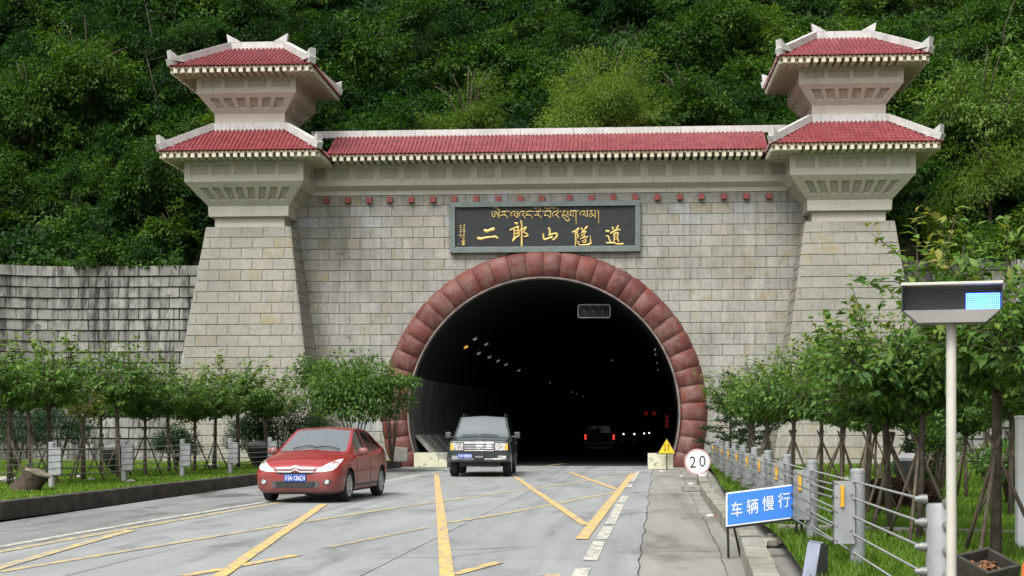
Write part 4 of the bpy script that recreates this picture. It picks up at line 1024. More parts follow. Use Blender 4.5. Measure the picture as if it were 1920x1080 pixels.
CHARS = [
 (A, [[(330,310,75),(380,325,75),(440,300,62),(510,280,88)], [(190,475,78),(240,488,70),(330,465,50),(450,450,46),(550,442,52),(598,470,52)]]),
 (A, [[(960,145,30),(1012,165,58)], [(868,300,42),(940,265,32),(1040,225,46)], [(945,270,40),(955,360,40),(950,470,42),(925,528,54)], [(1040,230,40),(1030,330,36),(1020,385,30)], [(960,320,24),(1020,302,24)], [(960,388,24),(1015,372,24)], [(930,522,50),(990,455,40),(1050,420,42),(1058,340,30),(1085,292,28)], [(1095,108,46),(1113,200,40),(1110,400,38),(1112,560,44),(1108,655,50)], [(1085,292,26),(1150,272,32),(1205,238,46),(1172,305,40),(1150,345,34),(1215,378,36),(1242,418,38),(1200,440,30),(1140,428,20)]]),
 (A, [[(1682,258,48),(1705,310,52),(1700,400,46)], [(1567,380,42),(1570,450,46),(1592,503,46),(1680,475,46),(1755,450,50)], [(1690,408,40),(1760,385,42),(1845,372,46),(1862,420,48),(1820,478,46),(1768,508,36)]]),
 (B, [[(378,345,36),(440,315,32),(508,262,42)], [(440,320,36),(446,450,40),(450,560,40),(430,640,26)], [(505,282,34),(472,358,34),(500,415,36),(492,458,30),(470,466,20)], [(562,262,42),(582,290,42)], [(690,230,52),(640,282,36),(580,340,28),(558,372,20)], [(575,350,24),(668,330,36),(610,390,26),(560,420,20)], [(640,400,30),(620,440,26),(540,495,20)], [(600,470,26),(652,452,26),(662,520,32),(650,562,30),(600,560,24)], [(640,500,20),(570,545,20)], [(660,452,26),(705,440,36)], [(502,545,32),(508,602,32),(560,620,32),(700,610,42),(772,580,42),(756,500,30),(765,420,15)]]),
 (B, [[(1225,238,42),(1236,275,54)], [(1350,212,46),(1310,270,36)], [(1185,370,32),(1260,322,36),(1340,287,42),(1388,302,36)], [(1300,310,30),(1288,352,26)], [(1255,370,36),(1260,450,34),(1265,540,36)], [(1265,372,30),(1345,357,36),(1330,450,32),(1350,540,42)], [(1270,410,18),(1330,400,18)], [(1270,452,18),(1325,445,18)], [(1270,500,18),(1330,492,18)], [(1092,325,46),(1150,327,52)], [(1090,420,30),(1146,440,36),(1150,490,36),(1182,545,36)], [(1095,573,30),(1160,572,42),(1250,572,42),(1330,600,42),(1448,592,42)]]),
 (C3, [[(130,275,35),(135,360,30),(150,430,35),(190,452,30),(230,425,30),(240,390,30),(200,375,25)], [(200,360,20),(222,292,26),(250,272,26),(300,380,32),(345,480,30)], [(350,480,25),(350,370,36),(345,270,42)], [(190,165,25),(240,155,36),(310,190,36),(368,245,25)]]),
 (C3, [[(430,290,42),(600,275,36)], [(510,290,26),(515,370,26)], [(410,405,36),(480,387,36),(560,402,36),(620,485,25)], [(655,280,42)]]),
 (C3, [[(735,420,32),(710,360,30),(760,290,30),(835,272,30),(850,330,30),(800,385,26),(860,420,32),(930,480,25)], [(930,480,25),(925,370,36),(920,270,42)]]),
 (C3, [[(995,430,32),(970,370,30),(1020,290,30),(1125,270,30),(1125,340,30),(1050,388,26),(1110,407,32),(1175,490,25)]]),
 (C3, [[(1195,280,32),(1360,270,36)], [(1232,290,25),(1210,340,25),(1192,402,30)], [(1192,405,32),(1280,387,36),(1350,422,32),(1405,490,22)], [(1420,280,42)]]),
 (C3, [[(1500,285,36),(1650,270,36)], [(1570,290,26),(1575,370,30)], [(1465,400,36),(1540,387,36),(1620,420,36),(1680,475,25)], [(1530,185,25),(1490,190,25),(1470,160,25),(1530,110,25),(1580,130,25),(1660,240,20)], [(1720,280,42)]]),
 (C4, [[(30,275,36),(212,265,36)], [(60,285,25),(28,360,25),(15,412,30)], [(15,402,32),(110,402,36),(208,480,25)], [(210,480,25),(210,280,36)], [(10,175,25),(70,165,30),(125,215,25),(170,168,25),(240,165,25)]]),
 (C4, [[(290,430,32),(265,370,30),(320,290,30),(425,267,34),(435,330,30),(350,392,26),(420,412,36),(475,495,25)], [(325,180,25),(280,187,25),(270,160,25),(330,112,25),(380,140,25),(460,240,20)], [(515,280,42)]]),
 (C4, [[(590,275,36),(690,265,30)], [(620,285,25),(582,370,25),(567,415,30)], [(572,402,32),(660,402,36),(758,470,25)], [(755,470,25),(745,270,36)], [(690,355,25),(732,320,20)], [(580,430,30),(650,500,30),(720,578,36),(785,562,36),(800,512,26),(762,500,25)]]),
 (C4, [[(820,265,36),(1010,260,46)], [(830,280,26),(815,388,30)], [(812,392,30),(870,402,30),(928,450,22),(905,292,28)], [(1005,272,36),(1000,450,32),(1010,675,26)], [(1080,270,42)]]),
 (C4, [[(1155,400,32),(1130,350,30),(1180,280,30),(1265,262,30),(1275,310,30),(1222,378,30),(1290,397,32),(1358,462,22)], [(1356,460,24),(1355,360,32),(1355,250,42)]]),
 (C4, [[(1430,260,32),(1530,255,32)], [(1480,270,25),(1490,330,25)], [(1495,345,25),(1428,370,25),(1420,428,25),(1470,447,25),(1520,400,25),(1505,355,25)], [(1510,350,25),(1570,420,26),(1608,478,22)], [(1608,478,24),(1606,360,32),(1603,250,42)]]),
 (C4, [[(1690,250,48),(1708,300,32),(1715,655,26)]]),
]
for fn, st in CHARS:
    mb = MB()
    for i, s_ in enumerate(st): stroke(mb, s_, fn, 0.032, 0.0016 * i)
    mb.build('character', GOLD, bd, True, 60)
tiny = [[(290,240,22),(320,205,22),(330,225,18)], [(400,215,22),(440,195,26),(425,235,20)], [(300,285,26),(335,280,30)], [(300,350,26),(335,348,30)], [(295,415,30),(330,412,34)], [(318,470,24),(322,530,22),(322,600,14)], [(250,520,14),(290,522,18)], [(400,300,24),(435,270,26)], [(405,340,26),(435,345,26)], [(400,385,26),(440,380,24)], [(395,420,22),(440,410,24)], [(400,480,22),(430,465,20)], [(370,545,22),(430,522,30)], [(370,595,24),(380,590,20)], [(425,580,22),(440,590,22)], [(390,640,34),(415,635,36)], [(350,710,30),(440,700,34)], [(400,690,22),(405,745,26)], [(360,765,24),(440,765,26)], [(365,815,30),(430,810,36)], [(235,795,22),(238,805,20)]]
mb = MB()
for i, s_ in enumerate(tiny): stroke(mb, s_, E, 0.012, 0.0008 * i)
mb.build('small_inscription', GOLD, bd, True, 60, kind='stuff')

# ------------------------------------------------------------------ cable guardrails
def make_post():
    q = MB(); q.lathe([(.066, -.1), (.066, .90), (.069, .90), (.069, .925), (.05, .94)], 14); pm = q.me('post', STEEL, True, 40)
    q = MB(); q.bb(-.215, -.035, -.085, -.062, .27, .83); q.bb(-.215, -.197, -.062, .02, .27, .83); bm_ = q.me('bracket', STEEL)
    q = MB(); q.bb(-.165, -.135, -.112, -.086, .60, .79); rm = q.me('reflector', AMBER)
    q = MB(); q.lathe([(.014, -.1), (.014, -.086)], 8, (-.07, 0, 0), 'y')
    nm = q.me('bolt', STEEL); q = MB(); q.tube([(-.232, -.07, -.02), (-.24, -.07, 0), (-.215, -.07, .022), (-.195, -.09, 0)], .007, 5)
    hm = q.me('hook', BLACK)
    return pm, bm_, rm, nm, hm
CABZ = (.29, .42, .55, .68, .80)
PM = make_post()
def fence(name, label, posts, z, sgn, anchor=None, refl=True):
    root = empty(name, (posts[0][0], posts[0][1], z)); tag(root, label, 'guardrail'); o = Vector((posts[0][0], posts[0][1], 0))
    for x, y in posts:
        p = link('post', PM[0], root, loc=(x - o.x, y - o.y, 0), scale=(sgn, 1, 1))
        link('bracket', PM[1], p)
        if refl: link('reflector', PM[2], p)
        [link('bolt', PM[3], p, loc=(0, 0, z_)) for z_ in (.4, .72)]; [link('hook', PM[4], p, loc=(0, 0, z_)) for z_ in CABZ]
    for k, zc in enumerate(CABZ):
        pts = []
        for i, (x, y) in enumerate(posts):
            pts.append(Vector((x - o.x - sgn * .222, y - o.y - .07, zc)))
            if i < len(posts) - 1:
                x2, y2 = posts[i + 1]; pts.append(Vector(((x + x2) / 2 - o.x - sgn * .222, (y + y2) / 2 - o.y - .07, zc - .012)))
        if anchor is not None: pts.append(Vector((anchor[0] - o.x - .13, anchor[1] - o.y, zc - .04 + (k - 2) * .035)))
        q = MB(); q.tube(pts, .0095, 6); q.build('cable', CABLE, root, True)
    if anchor is not None:
        ax, ay = anchor[0] - o.x, anchor[1] - o.y; q = MB(); q.lathe([(.10, -.15), (.10, .79), (.094, .80), (.09, .78)], 24, (ax, ay, 0)); ap = q.build('anchor_post', STEEL, root, True, 40)
        for k, zc in enumerate(CABZ):
            zz = zc - .04 + (k - 2) * .035
            q = MB(); q.tube([(ax - .175, ay, zz), (ax - .125, ay, zz), (ax - .095, ay, zz)], [.017, .032, .032], 10); q.build('cable_socket', CABLE, ap, True, 50)
            q = MB(); q.lathe([(.034, -.098), (.034, -.112), (.024, -.113), (.024, -.132), (.012, -.134), (.012, -.155)], 8, (ax + .015, ay, zz - .02), 'y'); q.build('bolt', CABLE, ap)
rp = []
for i in range(10):
    d = 13.4 + 3.45 * i; px = (1608, 1523, 1475, 1440, 1415, 1394, 1377, 1364, 1354, 1346)[i]; rp.append(W(px, d))
fence('cable_guardrail', 'grey post and cable guardrail with amber reflectors along the right verge', rp, KRZ - .015, 1, W(1765, 10.0))
lpst = [G(px, py, KLZ) for px, py in ((-75, 935), (97, 915), (233, 904), (342, 894), (432, 887), (506, 881), (570, 876.5))]
fence('cable_guardrail', 'grey post and cable guardrail along the left verge behind the red car', [(p.x, p.y) for p in lpst], KLZ - .015, -1, None, False)

# ------------------------------------------------------------------ lit display sign on a pole
POLE = simple('off_white_pole_paint', (0.46, 0.45, 0.39), 0.55, var=0.08, scale=5)
HOUS = simple('grey_sign_housing', (0.20, 0.20, 0.185), 0.6, var=0.15)
d = 9.0; x, y = W(1784, d); t = empty('display_sign', (x, y, 0), R(-11)); tag(t, 'hooded led display with a lit cyan block on a pale pole at right', 'display sign')
zt = ZD(536, d); zb = ZD(606, d); hw = 181 / F * d / 2
q = MB(); q.tube([(0, .06, -.05), (0, .06, zb + .02)], .030, 16); q.build('pole', POLE, t, True, 50)
zm = ZD(579, d); zw = ZD(582, d); cw = hw - 30 / F * d
q = MB(); q.prism([(-hw, .02, zt), (-hw, .02, zm), (-cw, .02, zb), (cw, .02, zb), (hw, .02, zm), (hw, .02, zt)], (0, .14, 0)); q.build('housing', HOUS, t)
q = MB(); q.bb(-hw - .003, hw + .003, -.085, .165, zt, zt + .018); hd = q.build('hood', POLE, t, bevel=.004)
for s in (-1, 1):
    q = MB(); q.prism([(s * hw, -.08, zt - .001), (s * hw, -.08, zm), (s * hw, .018, zm), (s * hw, .018, zt - .001)], (-s * .008, 0, 0)); q.build('side_plate', BLACK, t)
q = MB(); q.add([(-hw + .009, .016, zw), (hw - .009, .016, zw), (hw - .012, -.07, zm - .01), (cw, -.07, zb + .001), (-cw, -.07, zb + .001), (-hw + .012, -.07, zm - .01), (-cw, .019, zb + .001), (cw, .019, zb + .001)], [(0, 1, 2, 5), (5, 2, 3, 4), (4, 3, 7, 6), (2, 1, 7, 3), (0, 5, 4, 6)]); q.build('lower_lip', HOUS, t, fix=False)
q = MB(); q.bb(-hw + .01, hw - .01, .006, .019, zw, zt - .02); q.build('display_panel', BLACK, t)
LEDOFF = simple('dark_led', (0.06, 0.06, 0.062), 0.3, var=0.3); LEDON = emis('lit_led', (0.16, 0.50, 1.0), 1.7)
q = MB(); q.bb((1809 - 1784) / F * d, hw - .013, .0050, .0058, zw + .002, ZD(550, d)); q.build('led_glow_plate', emis('blue_led_glow', (.035, .02, 1.0), .9), t)  # emissive plate added for the blue glow around the lit leds
nx, nz = 48, 9; zA, zB = zw + .008, ZD(552, d); offm, onm = MB(), MB(); xs0 = (-hw + .018, hw - .016)
for i in range(nx):
    for k in range(nz):
        xx = xs0[0] + (xs0[1] - xs0[0]) * i / (nx - 1); zz = zA + (zB - zA) * k / (nz - 1)
        on = xx > (1810 - 1784) / F * d; mb = onm if on else offm; r = .0050 if on else .0024
        mb.add([(xx + r * math.cos(a * 1.0472), .004, zz + r * math.sin(a * 1.0472)) for a in range(6)] + [(xx, -.001, zz)], [(a, (a + 1) % 6, 6) for a in range(6)])
offm.build('unlit_leds', LEDOFF, t, kind='stuff', fix=False); onm.build('lit_leds', LEDON, t, kind='stuff', fix=False)

# ------------------------------------------------------------------ blue board sign on trestle legs
BLUE = simple('blue_sign_film', (0.045, 0.20, 0.72), 0.45, var=0.06, scale=2); WHITE = simple('white_sign_film', (0.78, 0.79, 0.80), 0.45, var=0.06)
d = 17.0; x, y = W(1426, d); zc = ZD(947.5, d); t = empty('trestle_sign', (x, y, 0), TH * .6); tag(t, 'blue board sign with white characters on black trestle legs', 'sign')
wd, hh = 64.5 / F * d, 31.8 / F * d; shr = 0.131
S_ = lambda xx, yy, zz: (xx, yy, zc + zz + shr * xx)
def slab(x0, x1, z0, z1, y0, y1):
    q = MB(); q.hexa([S_(x0, y0, z0), S_(x1, y0, z0), S_(x1, y1, z0), S_(x0, y1, z0), S_(x0, y0, z1), S_(x1, y0, z1), S_(x1, y1, z1), S_(x0, y1, z1)]); return q
slab(-wd, wd, -hh, hh, 0, .012).build('board', WHITE, t)
b = .016; slab(-wd + b, wd - b, -hh + b, hh - b, -.003, .0005).build('blue_field', BLUE, t)
for i, ch in enumerate('车辆慢行'):
    me = text_mesh(ch, .165, WHITE, .0012); o = link('character', me, t); me.transform(Matrix(((.86, 0, 0, 0), (0, 1, 0, 0), (shr * .86, 0, 1.12, 0), (0, 0, 0, 1))))
    xx = -wd + wd * 2 * (.155 + .228 * i); o.location = S_(xx, -.006, -.01 + .012 * i)
slab(-wd, wd + .02, -hh - .03, -hh - .002, .004, .03).build('bottom_rail', BLACK, t)
def leg(a, b_, r=.014):
    q = MB(); a, b_ = Vector(a), Vector(b_); q.tube([a, b_], r, 4); q.build('leg', BLACK, t)
gz = ZD(1052, 16.7)
leg(S_(-wd + .022, .02, -hh), (-wd + .03, .02, 0.0)); leg(S_(-wd + .09, .03, -hh), (-wd + .2, .30, 0.0))
leg(S_(wd + .014, .02, hh), (wd + .02, .02, KRZ - .05)); leg(S_(wd + .02, .03, hh - .03), (wd + .16, .38, KRZ - .05))
for zz, f in ((-hh + .02, .55), (-hh - .05, .75)):
    q = MB(); p = Vector(S_(wd + .016, .025, zz)); q.tube([p, p + Vector((.17 * f, .34 * f, 0))], .012, 4); q.build('brace', BLACK, t)

# ------------------------------------------------------------------ speed limit sign
REDS = simple('red_sign_film', (0.45, 0.03, 0.035), 0.5); BLKF = simple('black_sign_film', (0.012, 0.012, 0.012), 0.5)
p = G(1308, 921); t = empty('speed_limit_sign', p, .03); tag(t, 'round white speed limit sign reading 20 on a low stand', 'sign'); d = 34.7; zc = ZD(866, d)
q = MB(); q.lathe([(.30, -.006), (.30, .006)], 40, (0, 0, zc), 'y'); q.build('disc', WHITE, t, bevel=.002)
mb = MB(); n = 48
V = []
for i in range(n):
    a = 2 * math.pi * i / n; V += [(r * math.cos(a), -.0085, zc + r * math.sin(a)) for r in (.275, .292)]
mb.add(V, [(2 * i, 2 * i + 1, (2 * i + 3) % (2 * n), (2 * i + 2) % (2 * n)) for i in range(n)]); mb.build('red_rim', REDS, t, fix=False)
for i, ch in enumerate('20'):
    oo = link('digit', text_mesh(ch, .40, BLKF, .001), t, loc=(-.11 + .22 * i, -.0085, zc - .005 + .02 * i), scale=(.82, 1, .95))
q = MB(); q.bb(-.018, .018, .008, .04, 0.05, zc + .1); q.build('stand_post', simple('rusty_stand', (0.11, 0.09, 0.08), .7), t)
q = MB(); q.bb(-.36, .30, -.16, .2, 0.0, .13); q.build('base_block', CONC, t, bevel=.02)
# crumpled plastic bag and litter
p = G(1316, 906); q = MB(); q.lathe([(.02, 0), (.10, .03), (.15, .12), (.13, .25), (.08, .34), (.03, .38)], 12)
bag = MB(); bag.add([v + Vector(noise.noise_vector(v * 9)) * .05 for v in q.v], q.f); WB = simple('white_plastic', (0.62, 0.62, 0.62), .35)
tag(bag.build('plastic_bag', WB, None, True, 50, loc=p), 'crumpled white plastic bag behind the speed limit sign stand', 'bag')
for px, py, s, c, lb in ((1296, 908, .07, WB, 'scrap of white paper left of the speed sign stand'), (1332, 968, .06, WB, 'scrap of pale litter on the shoulder beyond the blue sign'), (1345, 970, .05, REDS, 'scrap of reddish litter on the shoulder beyond the blue sign'), (1278, 893, .05, WB, 'tiny white scrap on the shoulder near the pale block'), (1242, 884, .10, WB, 'white scrap lying before the right pale block')):
    p = G(px, py, .004); q = MB(); q.add([(-s, -s * .6, 0), (s * .8, -s * .8, .01), (s, s * .7, .02), (-s * .7, s, .035), (0, 0, .03)], [(0, 1, 4), (1, 2, 4), (2, 3, 4), (3, 0, 4)]); tag(q.build('litter', c, None, fix=False, loc=p), lb, 'litter', 'scraps of litter')

# ------------------------------------------------------------------ triangle warning sign and pale blocks
YS = simple('yellow_sign_film', (0.85, 0.50, 0.02), 0.45, var=.05)
p = G(1250, 880.5); t = empty('warning_sign', p, 0); tag(t, 'yellow triangle two-way traffic sign standing before the right pale block', 'sign'); d = 52.2
za, zb_ = ZD(822, d), ZD(850.5, d); s = .31
q = MB(); q.prism([(-s - .03, 0, zb_ - .02), (s + .03, 0, zb_ - .02), (0, 0, za + .03)], (0, .01, 0)); q.build('plate', BLKF, t)
q = MB(); q.prism([(-s + .02, -.004, zb_ + .01), (s - .02, -.004, zb_ + .01), (0, -.004, za - .03)], (0, .003, 0)); q.build('yellow_field', YS, t)
for xx, up in ((-.055, False), (.055, True)):
    z0, z1 = zb_ + .07, zb_ + .34; q = MB(); q.bb(xx - .012, xx + .012, -.010, -.005, z0 + (.0 if up else .05), z1 - (.05 if up else 0))
    tz, bz = (z1, z1 - .07) if up else (z0, z0 + .07); q.prism([(xx - .035, -.010, bz), (xx + .035, -.010, bz), (xx, -.010, tz)], (0, .005, 0)); q.build('arrow', BLKF, t)
q = MB(); q.tube([(0, .02, 0), (0, .02, zb_ + .1)], .018, 8); q.build('stand_post', BLACK, t, True)
def blockthing(px0, px1, pyt, pyb, dep, label, m, side_m=None):
    a, b = G(px0, pyb), G(px1, pyb); h = (pyb - pyt) / F * (EYE * F / (pyb - 800)); t = empty('concrete_block', a.lerp(b, .5)); tag(t, label, 'concrete block', 'blocks at the arch feet'); w2 = (b - a).length / 2
    q = MB(); q.bb(-w2, w2, .012, dep, 0, h); q.build('core', CONC, t, bevel=.02)
    q = MB()
    if side_m: q.prism([(-w2, 0, .01), (w2, 0, .01), (w2, 0, h * .45), (w2 * .72, 0, h * .6), (w2 * .5, 0, h * .55), (w2 * .3, 0, h), (-w2, 0, h)], (0, .0115, 0))
    else: q.bb(-w2, w2, 0, .0115, .01, h)
    q.build('painted_face', m, t)
blockthing(1215, 1262, 850, 880, .7, 'pale yellow concrete block at the right foot of the arch', CONCP)
blockthing(776, 838, 849, 876.5, 1.0, 'pale yellow concrete block with broken plaster at the left foot of the arch', CONCP, True)
p = G(749, 866, KLZ - .02); q = MB(); q.bb(-.27, .27, 0, .12, 0, .52); tag(q.build('stone_slab', CONC, None, bevel=.03, loc=p, rot=(R(-4), R(2), 0)), 'small upright stone slab by the left foot of the arch', 'stone slab')

# ------------------------------------------------------------------ things in the tunnel mouth
p = PL(1114, 583.5, 2.2); t = empty('traffic_light', (p.x, 2.2, p.z)); tag(t, 'dark three-lens traffic light with pale rim hanging in the tunnel mouth', 'traffic light')
q = MB(); w2, h2 = .64, .27; q.bb(-w2 + .06, w2 - .06, -.04, .16, -h2 + .06, h2 - .06); q.build('housing', BLACK, t, bevel=.03)
mb = MB(); V = []; n = 0; outl = []
for (cx_, cz_, a0) in ((w2 - .1, h2 - .1, 0), (-w2 + .1, h2 - .1, 90), (-w2 + .1, -h2 + .1, 180), (w2 - .1, -h2 + .1, 270)):
    for k in range(5): a = R(a0 + 22.5 * k); outl.append((cx_, cz_, math.cos(a), math.sin(a)))
n = len(outl)
for cx_, cz_, ca, sa in outl:
    V += [(cx_ + r * ca, yy, cz_ + r * sa) for r, yy in ((.1, -.05), (.1, .05), (.055, .05), (.055, -.05))]
for i in range(n):
    j = (i + 1) % n
    for k in range(4): mb.add([], []); mb.f.append((i * 4 + k, i * 4 + (k + 1) % 4, j * 4 + (k + 1) % 4, j * 4 + k))
mb.v = [Vector(v) for v in V]; mb.build('rim', simple('pale_rim', (0.55, 0.55, 0.53), .5), t)
LENS = simple('unlit_lens', (0.05, 0.055, 0.055), .25)
for i in (-1, 0, 1):
    q = MB(); q.lathe([(.145, -.045), (.12, -.07), (.06, -.085), (.01, -.09)], 20, (i * .36, 0, 0), 'y'); q.build('lens', LENS, t, True, 50)
top = ZC + math.sqrt(5.05 ** 2 - p.x ** 2) - p.z
for xx in (-.4, .4): q = MB(); q.tube([(xx, .08, h2 - .06), (xx, .08, top + .1)], .02, 6); q.build('hanger', BLACK, t)
LAMPW = emis('tunnel_lamp_white', (0.85, 0.9, 1.0), .05); LAMPO = emis('tunnel_lamp_orange', (1.0, 0.55, 0.12), .3)
def lamp(px, py, Y, label, m=LAMPW, s=.2, ang=.5):
    p = PL(px, py, Y)
    while math.hypot(p.x - sx(Y), p.z - ZC) > 4.85 and Y > 1.5: Y -= .4; p = PL(px, py, Y)
    t = empty('tunnel_lamp', p, 0); tag(t, label, 'lamp', 'lamps in the tunnel')
    q = MB(); Mx = Matrix.Rotation(-ang, 3, 'Y'); q.box((0, 0, .05), (s * 1.3, .3, .07), Mx); q.build('housing', BLACK, t); q = MB(); q.box((0, -.03, -.02), (s, .26, .07), Mx); q.build('tube', m, t)
for i, (px, py, Y, m, lb) in enumerate([(874, 650, 9, LAMPO, 'orange tunnel lamp nearest the mouth on the left'), (891, 635, 9, LAMPW, 'topmost white tunnel lamp on the left'), (912, 645, 13, LAMPW, 'white tunnel lamp right of the topmost one'), (898, 662, 15, LAMPW, 'white tunnel lamp just below the orange one'), (918, 669, 21, LAMPW, 'fifth faint tunnel lamp down the left row'), (934, 676, 24, LAMPW, 'sixth faint tunnel lamp down the left row'), (949, 683, 30, LAMPW, 'seventh faint tunnel lamp down the left row'), (973, 694, 34, LAMPW, 'bright last lamp of the near left row'), (1031, 717, 62, LAMPW, 'lone faint lamp in the middle of the dark'), (1073, 735, 85, LAMPW, 'first of three distant lamps in the dark'), (1081, 738, 95, LAMPW, 'second of three distant lamps in the dark'), (1093, 743, 108, LAMPW, 'third of three distant lamps in the dark'), (1147, 675, 30, LAMPW, 'single pale lamp high on the right of the tunnel'), (1228, 655, 22, LAMPW, 'topmost small lamp on the right tunnel wall'), (1229, 664, 26, LAMPW, 'second small lamp on the right tunnel wall'), (1232, 680, 34, LAMPW, 'third small lamp on the right tunnel wall'), (1234, 693, 44, LAMPW, 'lowest small lamp on the right tunnel wall')]):
    lamp(px, py, Y, lb, m, (.15 if i < 8 else .05) * (1 + Y / 120), .5 if px < 1120 else -.5)
LEDR = emis('red_led', (0.9, 0.05, 0.02), 0.07)
p = PL(1219, 775, 70); t = empty('lane_signal', p); tag(t, 'pair of faint round red signals deep in the tunnel', 'signal')
q = MB(); q.bb(-.75, .75, .01, .12, -.35, .35); q.build('housing', BLACK, t)
for s in (-.33, .33):
    q = MB(); q.tube([(s, 0, -.2), (s, 0, .2)], .05, 6); q.tube([(s - .18, 0, 0), (s + .18, 0, 0)], .04, 6); q.build('red_symbol', LEDR, t)
p = PL(1250.5, 790, 30); t = empty('message_sign', p); tag(t, 'narrow upright sign with faint red glyphs on the right tunnel wall', 'sign')
q = MB(); q.bb(-.14, .14, .01, .1, -.45, .4); q.build('housing', BLACK, t)
for k in range(3):
    q = MB(); z0 = .24 - k * .25
    for (a, b_) in (((-.08, .07), (.08, .07)), ((-.08, 0), (.08, 0)), ((0, .09), (0, -.08)), ((-.07, -.07), (.07, -.07))): q.tube([(a[0], 0, z0 + a[1]), (b_[0], 0, z0 + b_[1])], .012, 4)
    q.build('red_glyph', LEDR, t)

# ------------------------------------------------------------------ garden bits
p = G(62, 921, KLZ); q = MB(); q.tube([(-.20, 0, -.05), (-.08, 0, .12), (.08, 0, .36)], [.30, .235, .24], 12); nb = MB(); nb.add([v + Vector(noise.noise_vector(v * 6)) * .03 for v in q.v], q.f)
t = empty('tree_stump', p); tag(t, 'leaning dark tree stump on the left lawn beside the fence post', 'stump'); nb.build('stump_body', simple('wet_bark', (0.055, 0.042, 0.03), .95, var=.5, scale=9, bump=.6), t, True, 50)
q = MB(); q.tube([(.085, 0, .35), (.10, 0, .385)], [.255, .25], 12); q.build('cut_top', simple('grey_cut_wood', (0.20, 0.17, 0.12), .9, var=.4, scale=8), t)
def bin_(px, d, z, label):
    x, y = W(px, d); t = empty('litter_bin', (x, y, z)); tag(t, label, 'bin'); q = MB(); q.lathe([(.10, 0), (.10, .12), (.22, .2), (.30, .42), (.31, .62), (.28, .63), (.26, .5)], 18); q.build('bowl', BLACK, t, True, 40)
    q = MB(); q.lathe([(.29, .64), (.30, .70), (.2, .76), (.05, .79)], 18); q.build('lid', simple('grey_lid', (.25, .25, .25), .4), t, True, 40)
bin_(215, 38.5, KLZ, 'dark urn-shaped bin behind the left fence'); bin_(1707, 29, KRZ, 'dark urn-shaped bin on the right lawn'); bin_(482, 45.5, KLZ, 'dark urn-shaped bin beneath the left tower saplings')
ROCK = simple('pale_rock', (0.30, 0.29, 0.27), .9, var=.3, scale=5, bump=.4)
for i, (px, py, s, z) in enumerate([(8, 905, .16, KLZ), (20, 903, .11, KLZ), (83, 903, .14, KLZ), (148, 897, .09, KLZ), (171, 901, .08, KLZ), (247, 905, .09, KLZ), (400, 876, .14, KLZ), (440, 874, .13, KLZ), (1338, 846, .2, KRZ), (1590, 903, .12, KRZ), (1740, 950, .10, KRZ)]):
    p = G(px, py, z); q = MB(); q.lathe([(s * .6, 0), (s, s * .3), (s * .8, s * .7), (s * .3, s * .9)], 8); nb = MB(); nb.add([Vector((v.x * 1.3, v.y, v.z)) + Vector(noise.noise_vector(v * 7 + Vector((i, 0, 0)))) * s * .35 for v in q.v], q.f)
    tag(nb.build('rock', ROCK, None, True, 40, loc=p), ['pale rock at the left picture edge', 'second pale rock from the left edge', 'pale rock behind the first fence post', 'small pale stone left of the thin sapling', 'small pale stone right of the thin sapling', 'small stone beside the second fence post', 'pale rock in grass left of the fourth fence post', 'pale rock in grass right of the fourth fence post', 'whitish rock at the far end of the right guardrail', 'pale stone on the right lawn behind the guardrail', 'pale stone beside the purple hedge'][i], 'rock', 'stones on the lawns')
# open wooden box with dead leaves
x, y = W(1842, 11.2); t = empty('wooden_box', (x, y, KRZ + .06), .55); t.rotation_euler = (R(20), R(-8), .55); tag(t, 'dark open wooden box holding dead leaves at the bottom right', 'box')
DW = simple('dark_wood', (0.035, 0.032, 0.026), .85, var=.4, scale=8)
for (a, b_, c_, d_) in ((-.17, .17, -.17, -.14), (-.17, .17, .14, .17), (-.17, -.14, -.14, .14), (.14, .17, -.14, .14)):
    q = MB(); q.bb(a, b_, c_, d_, 0, .27); q.build('board', DW, t, bevel=.006)
q = MB(); q.bb(-.139, .139, -.139, .139, .02, .18); q.build('filling', SOIL, t)
n = 60; P = np.stack([rng.uniform(-.12, .12, n), rng.uniform(-.12, .12, n), rng.uniform(.185, .21, n)], 1); v, f, k = leaf_arrays(P, rdir(n) * np.array([1, 1, .2]), np.array([0, 0, 1.]) + rng.normal(size=(n, 3)) * .3, rng.uniform(.03, .07, n), rng.uniform(.015, .035, n), True)
link('dead_leaves', npmesh('dead_leaves', v, f, simple('dead_leaf', (.22, .10, .04), .8, var=.5, scale=30)), t, 'stuff')
# grey wedge shaped lamp on the kerb
x, y = W(1541, 12.4); t = empty('flood_lamp', (x, y, KRZ + .02), .35); tag(t, 'grey angular flood lamp seen edge on above the right kerb', 'lamp')
q = MB(); q.prism([(-.02, 0, 0.0), (.0, 0, .32), (.012, 0, .32), (-.008, 0, 0)], (0, .22, 0)); q.hexa([(-.085, -.02, -.02), (-.08, -.02, -.02), (-.08, .20, -.02), (-.085, .20, -.02), (-.025, -.02, .31), (-.02, -.02, .31), (-.02, .2, .31), (-.025, .2, .31)])
q.build('glass_face', simple('blue_grey_panel', (.30, .33, .42), .35), t)
q = MB(); q.hexa([(-.07, -.015, .0), (.05, -.015, .0), (.05, .19, .0), (-.07, .19, .0), (-.018, -.015, .315), (.05, -.015, .30), (.05, .19, .30), (-.018, .19, .315)]); q.build('housing', BLACK, t, bevel=.008)
q = MB(); q.bb(-.03, .03, .05, .12, -.1, .0); q.build('foot', STEEL, t)
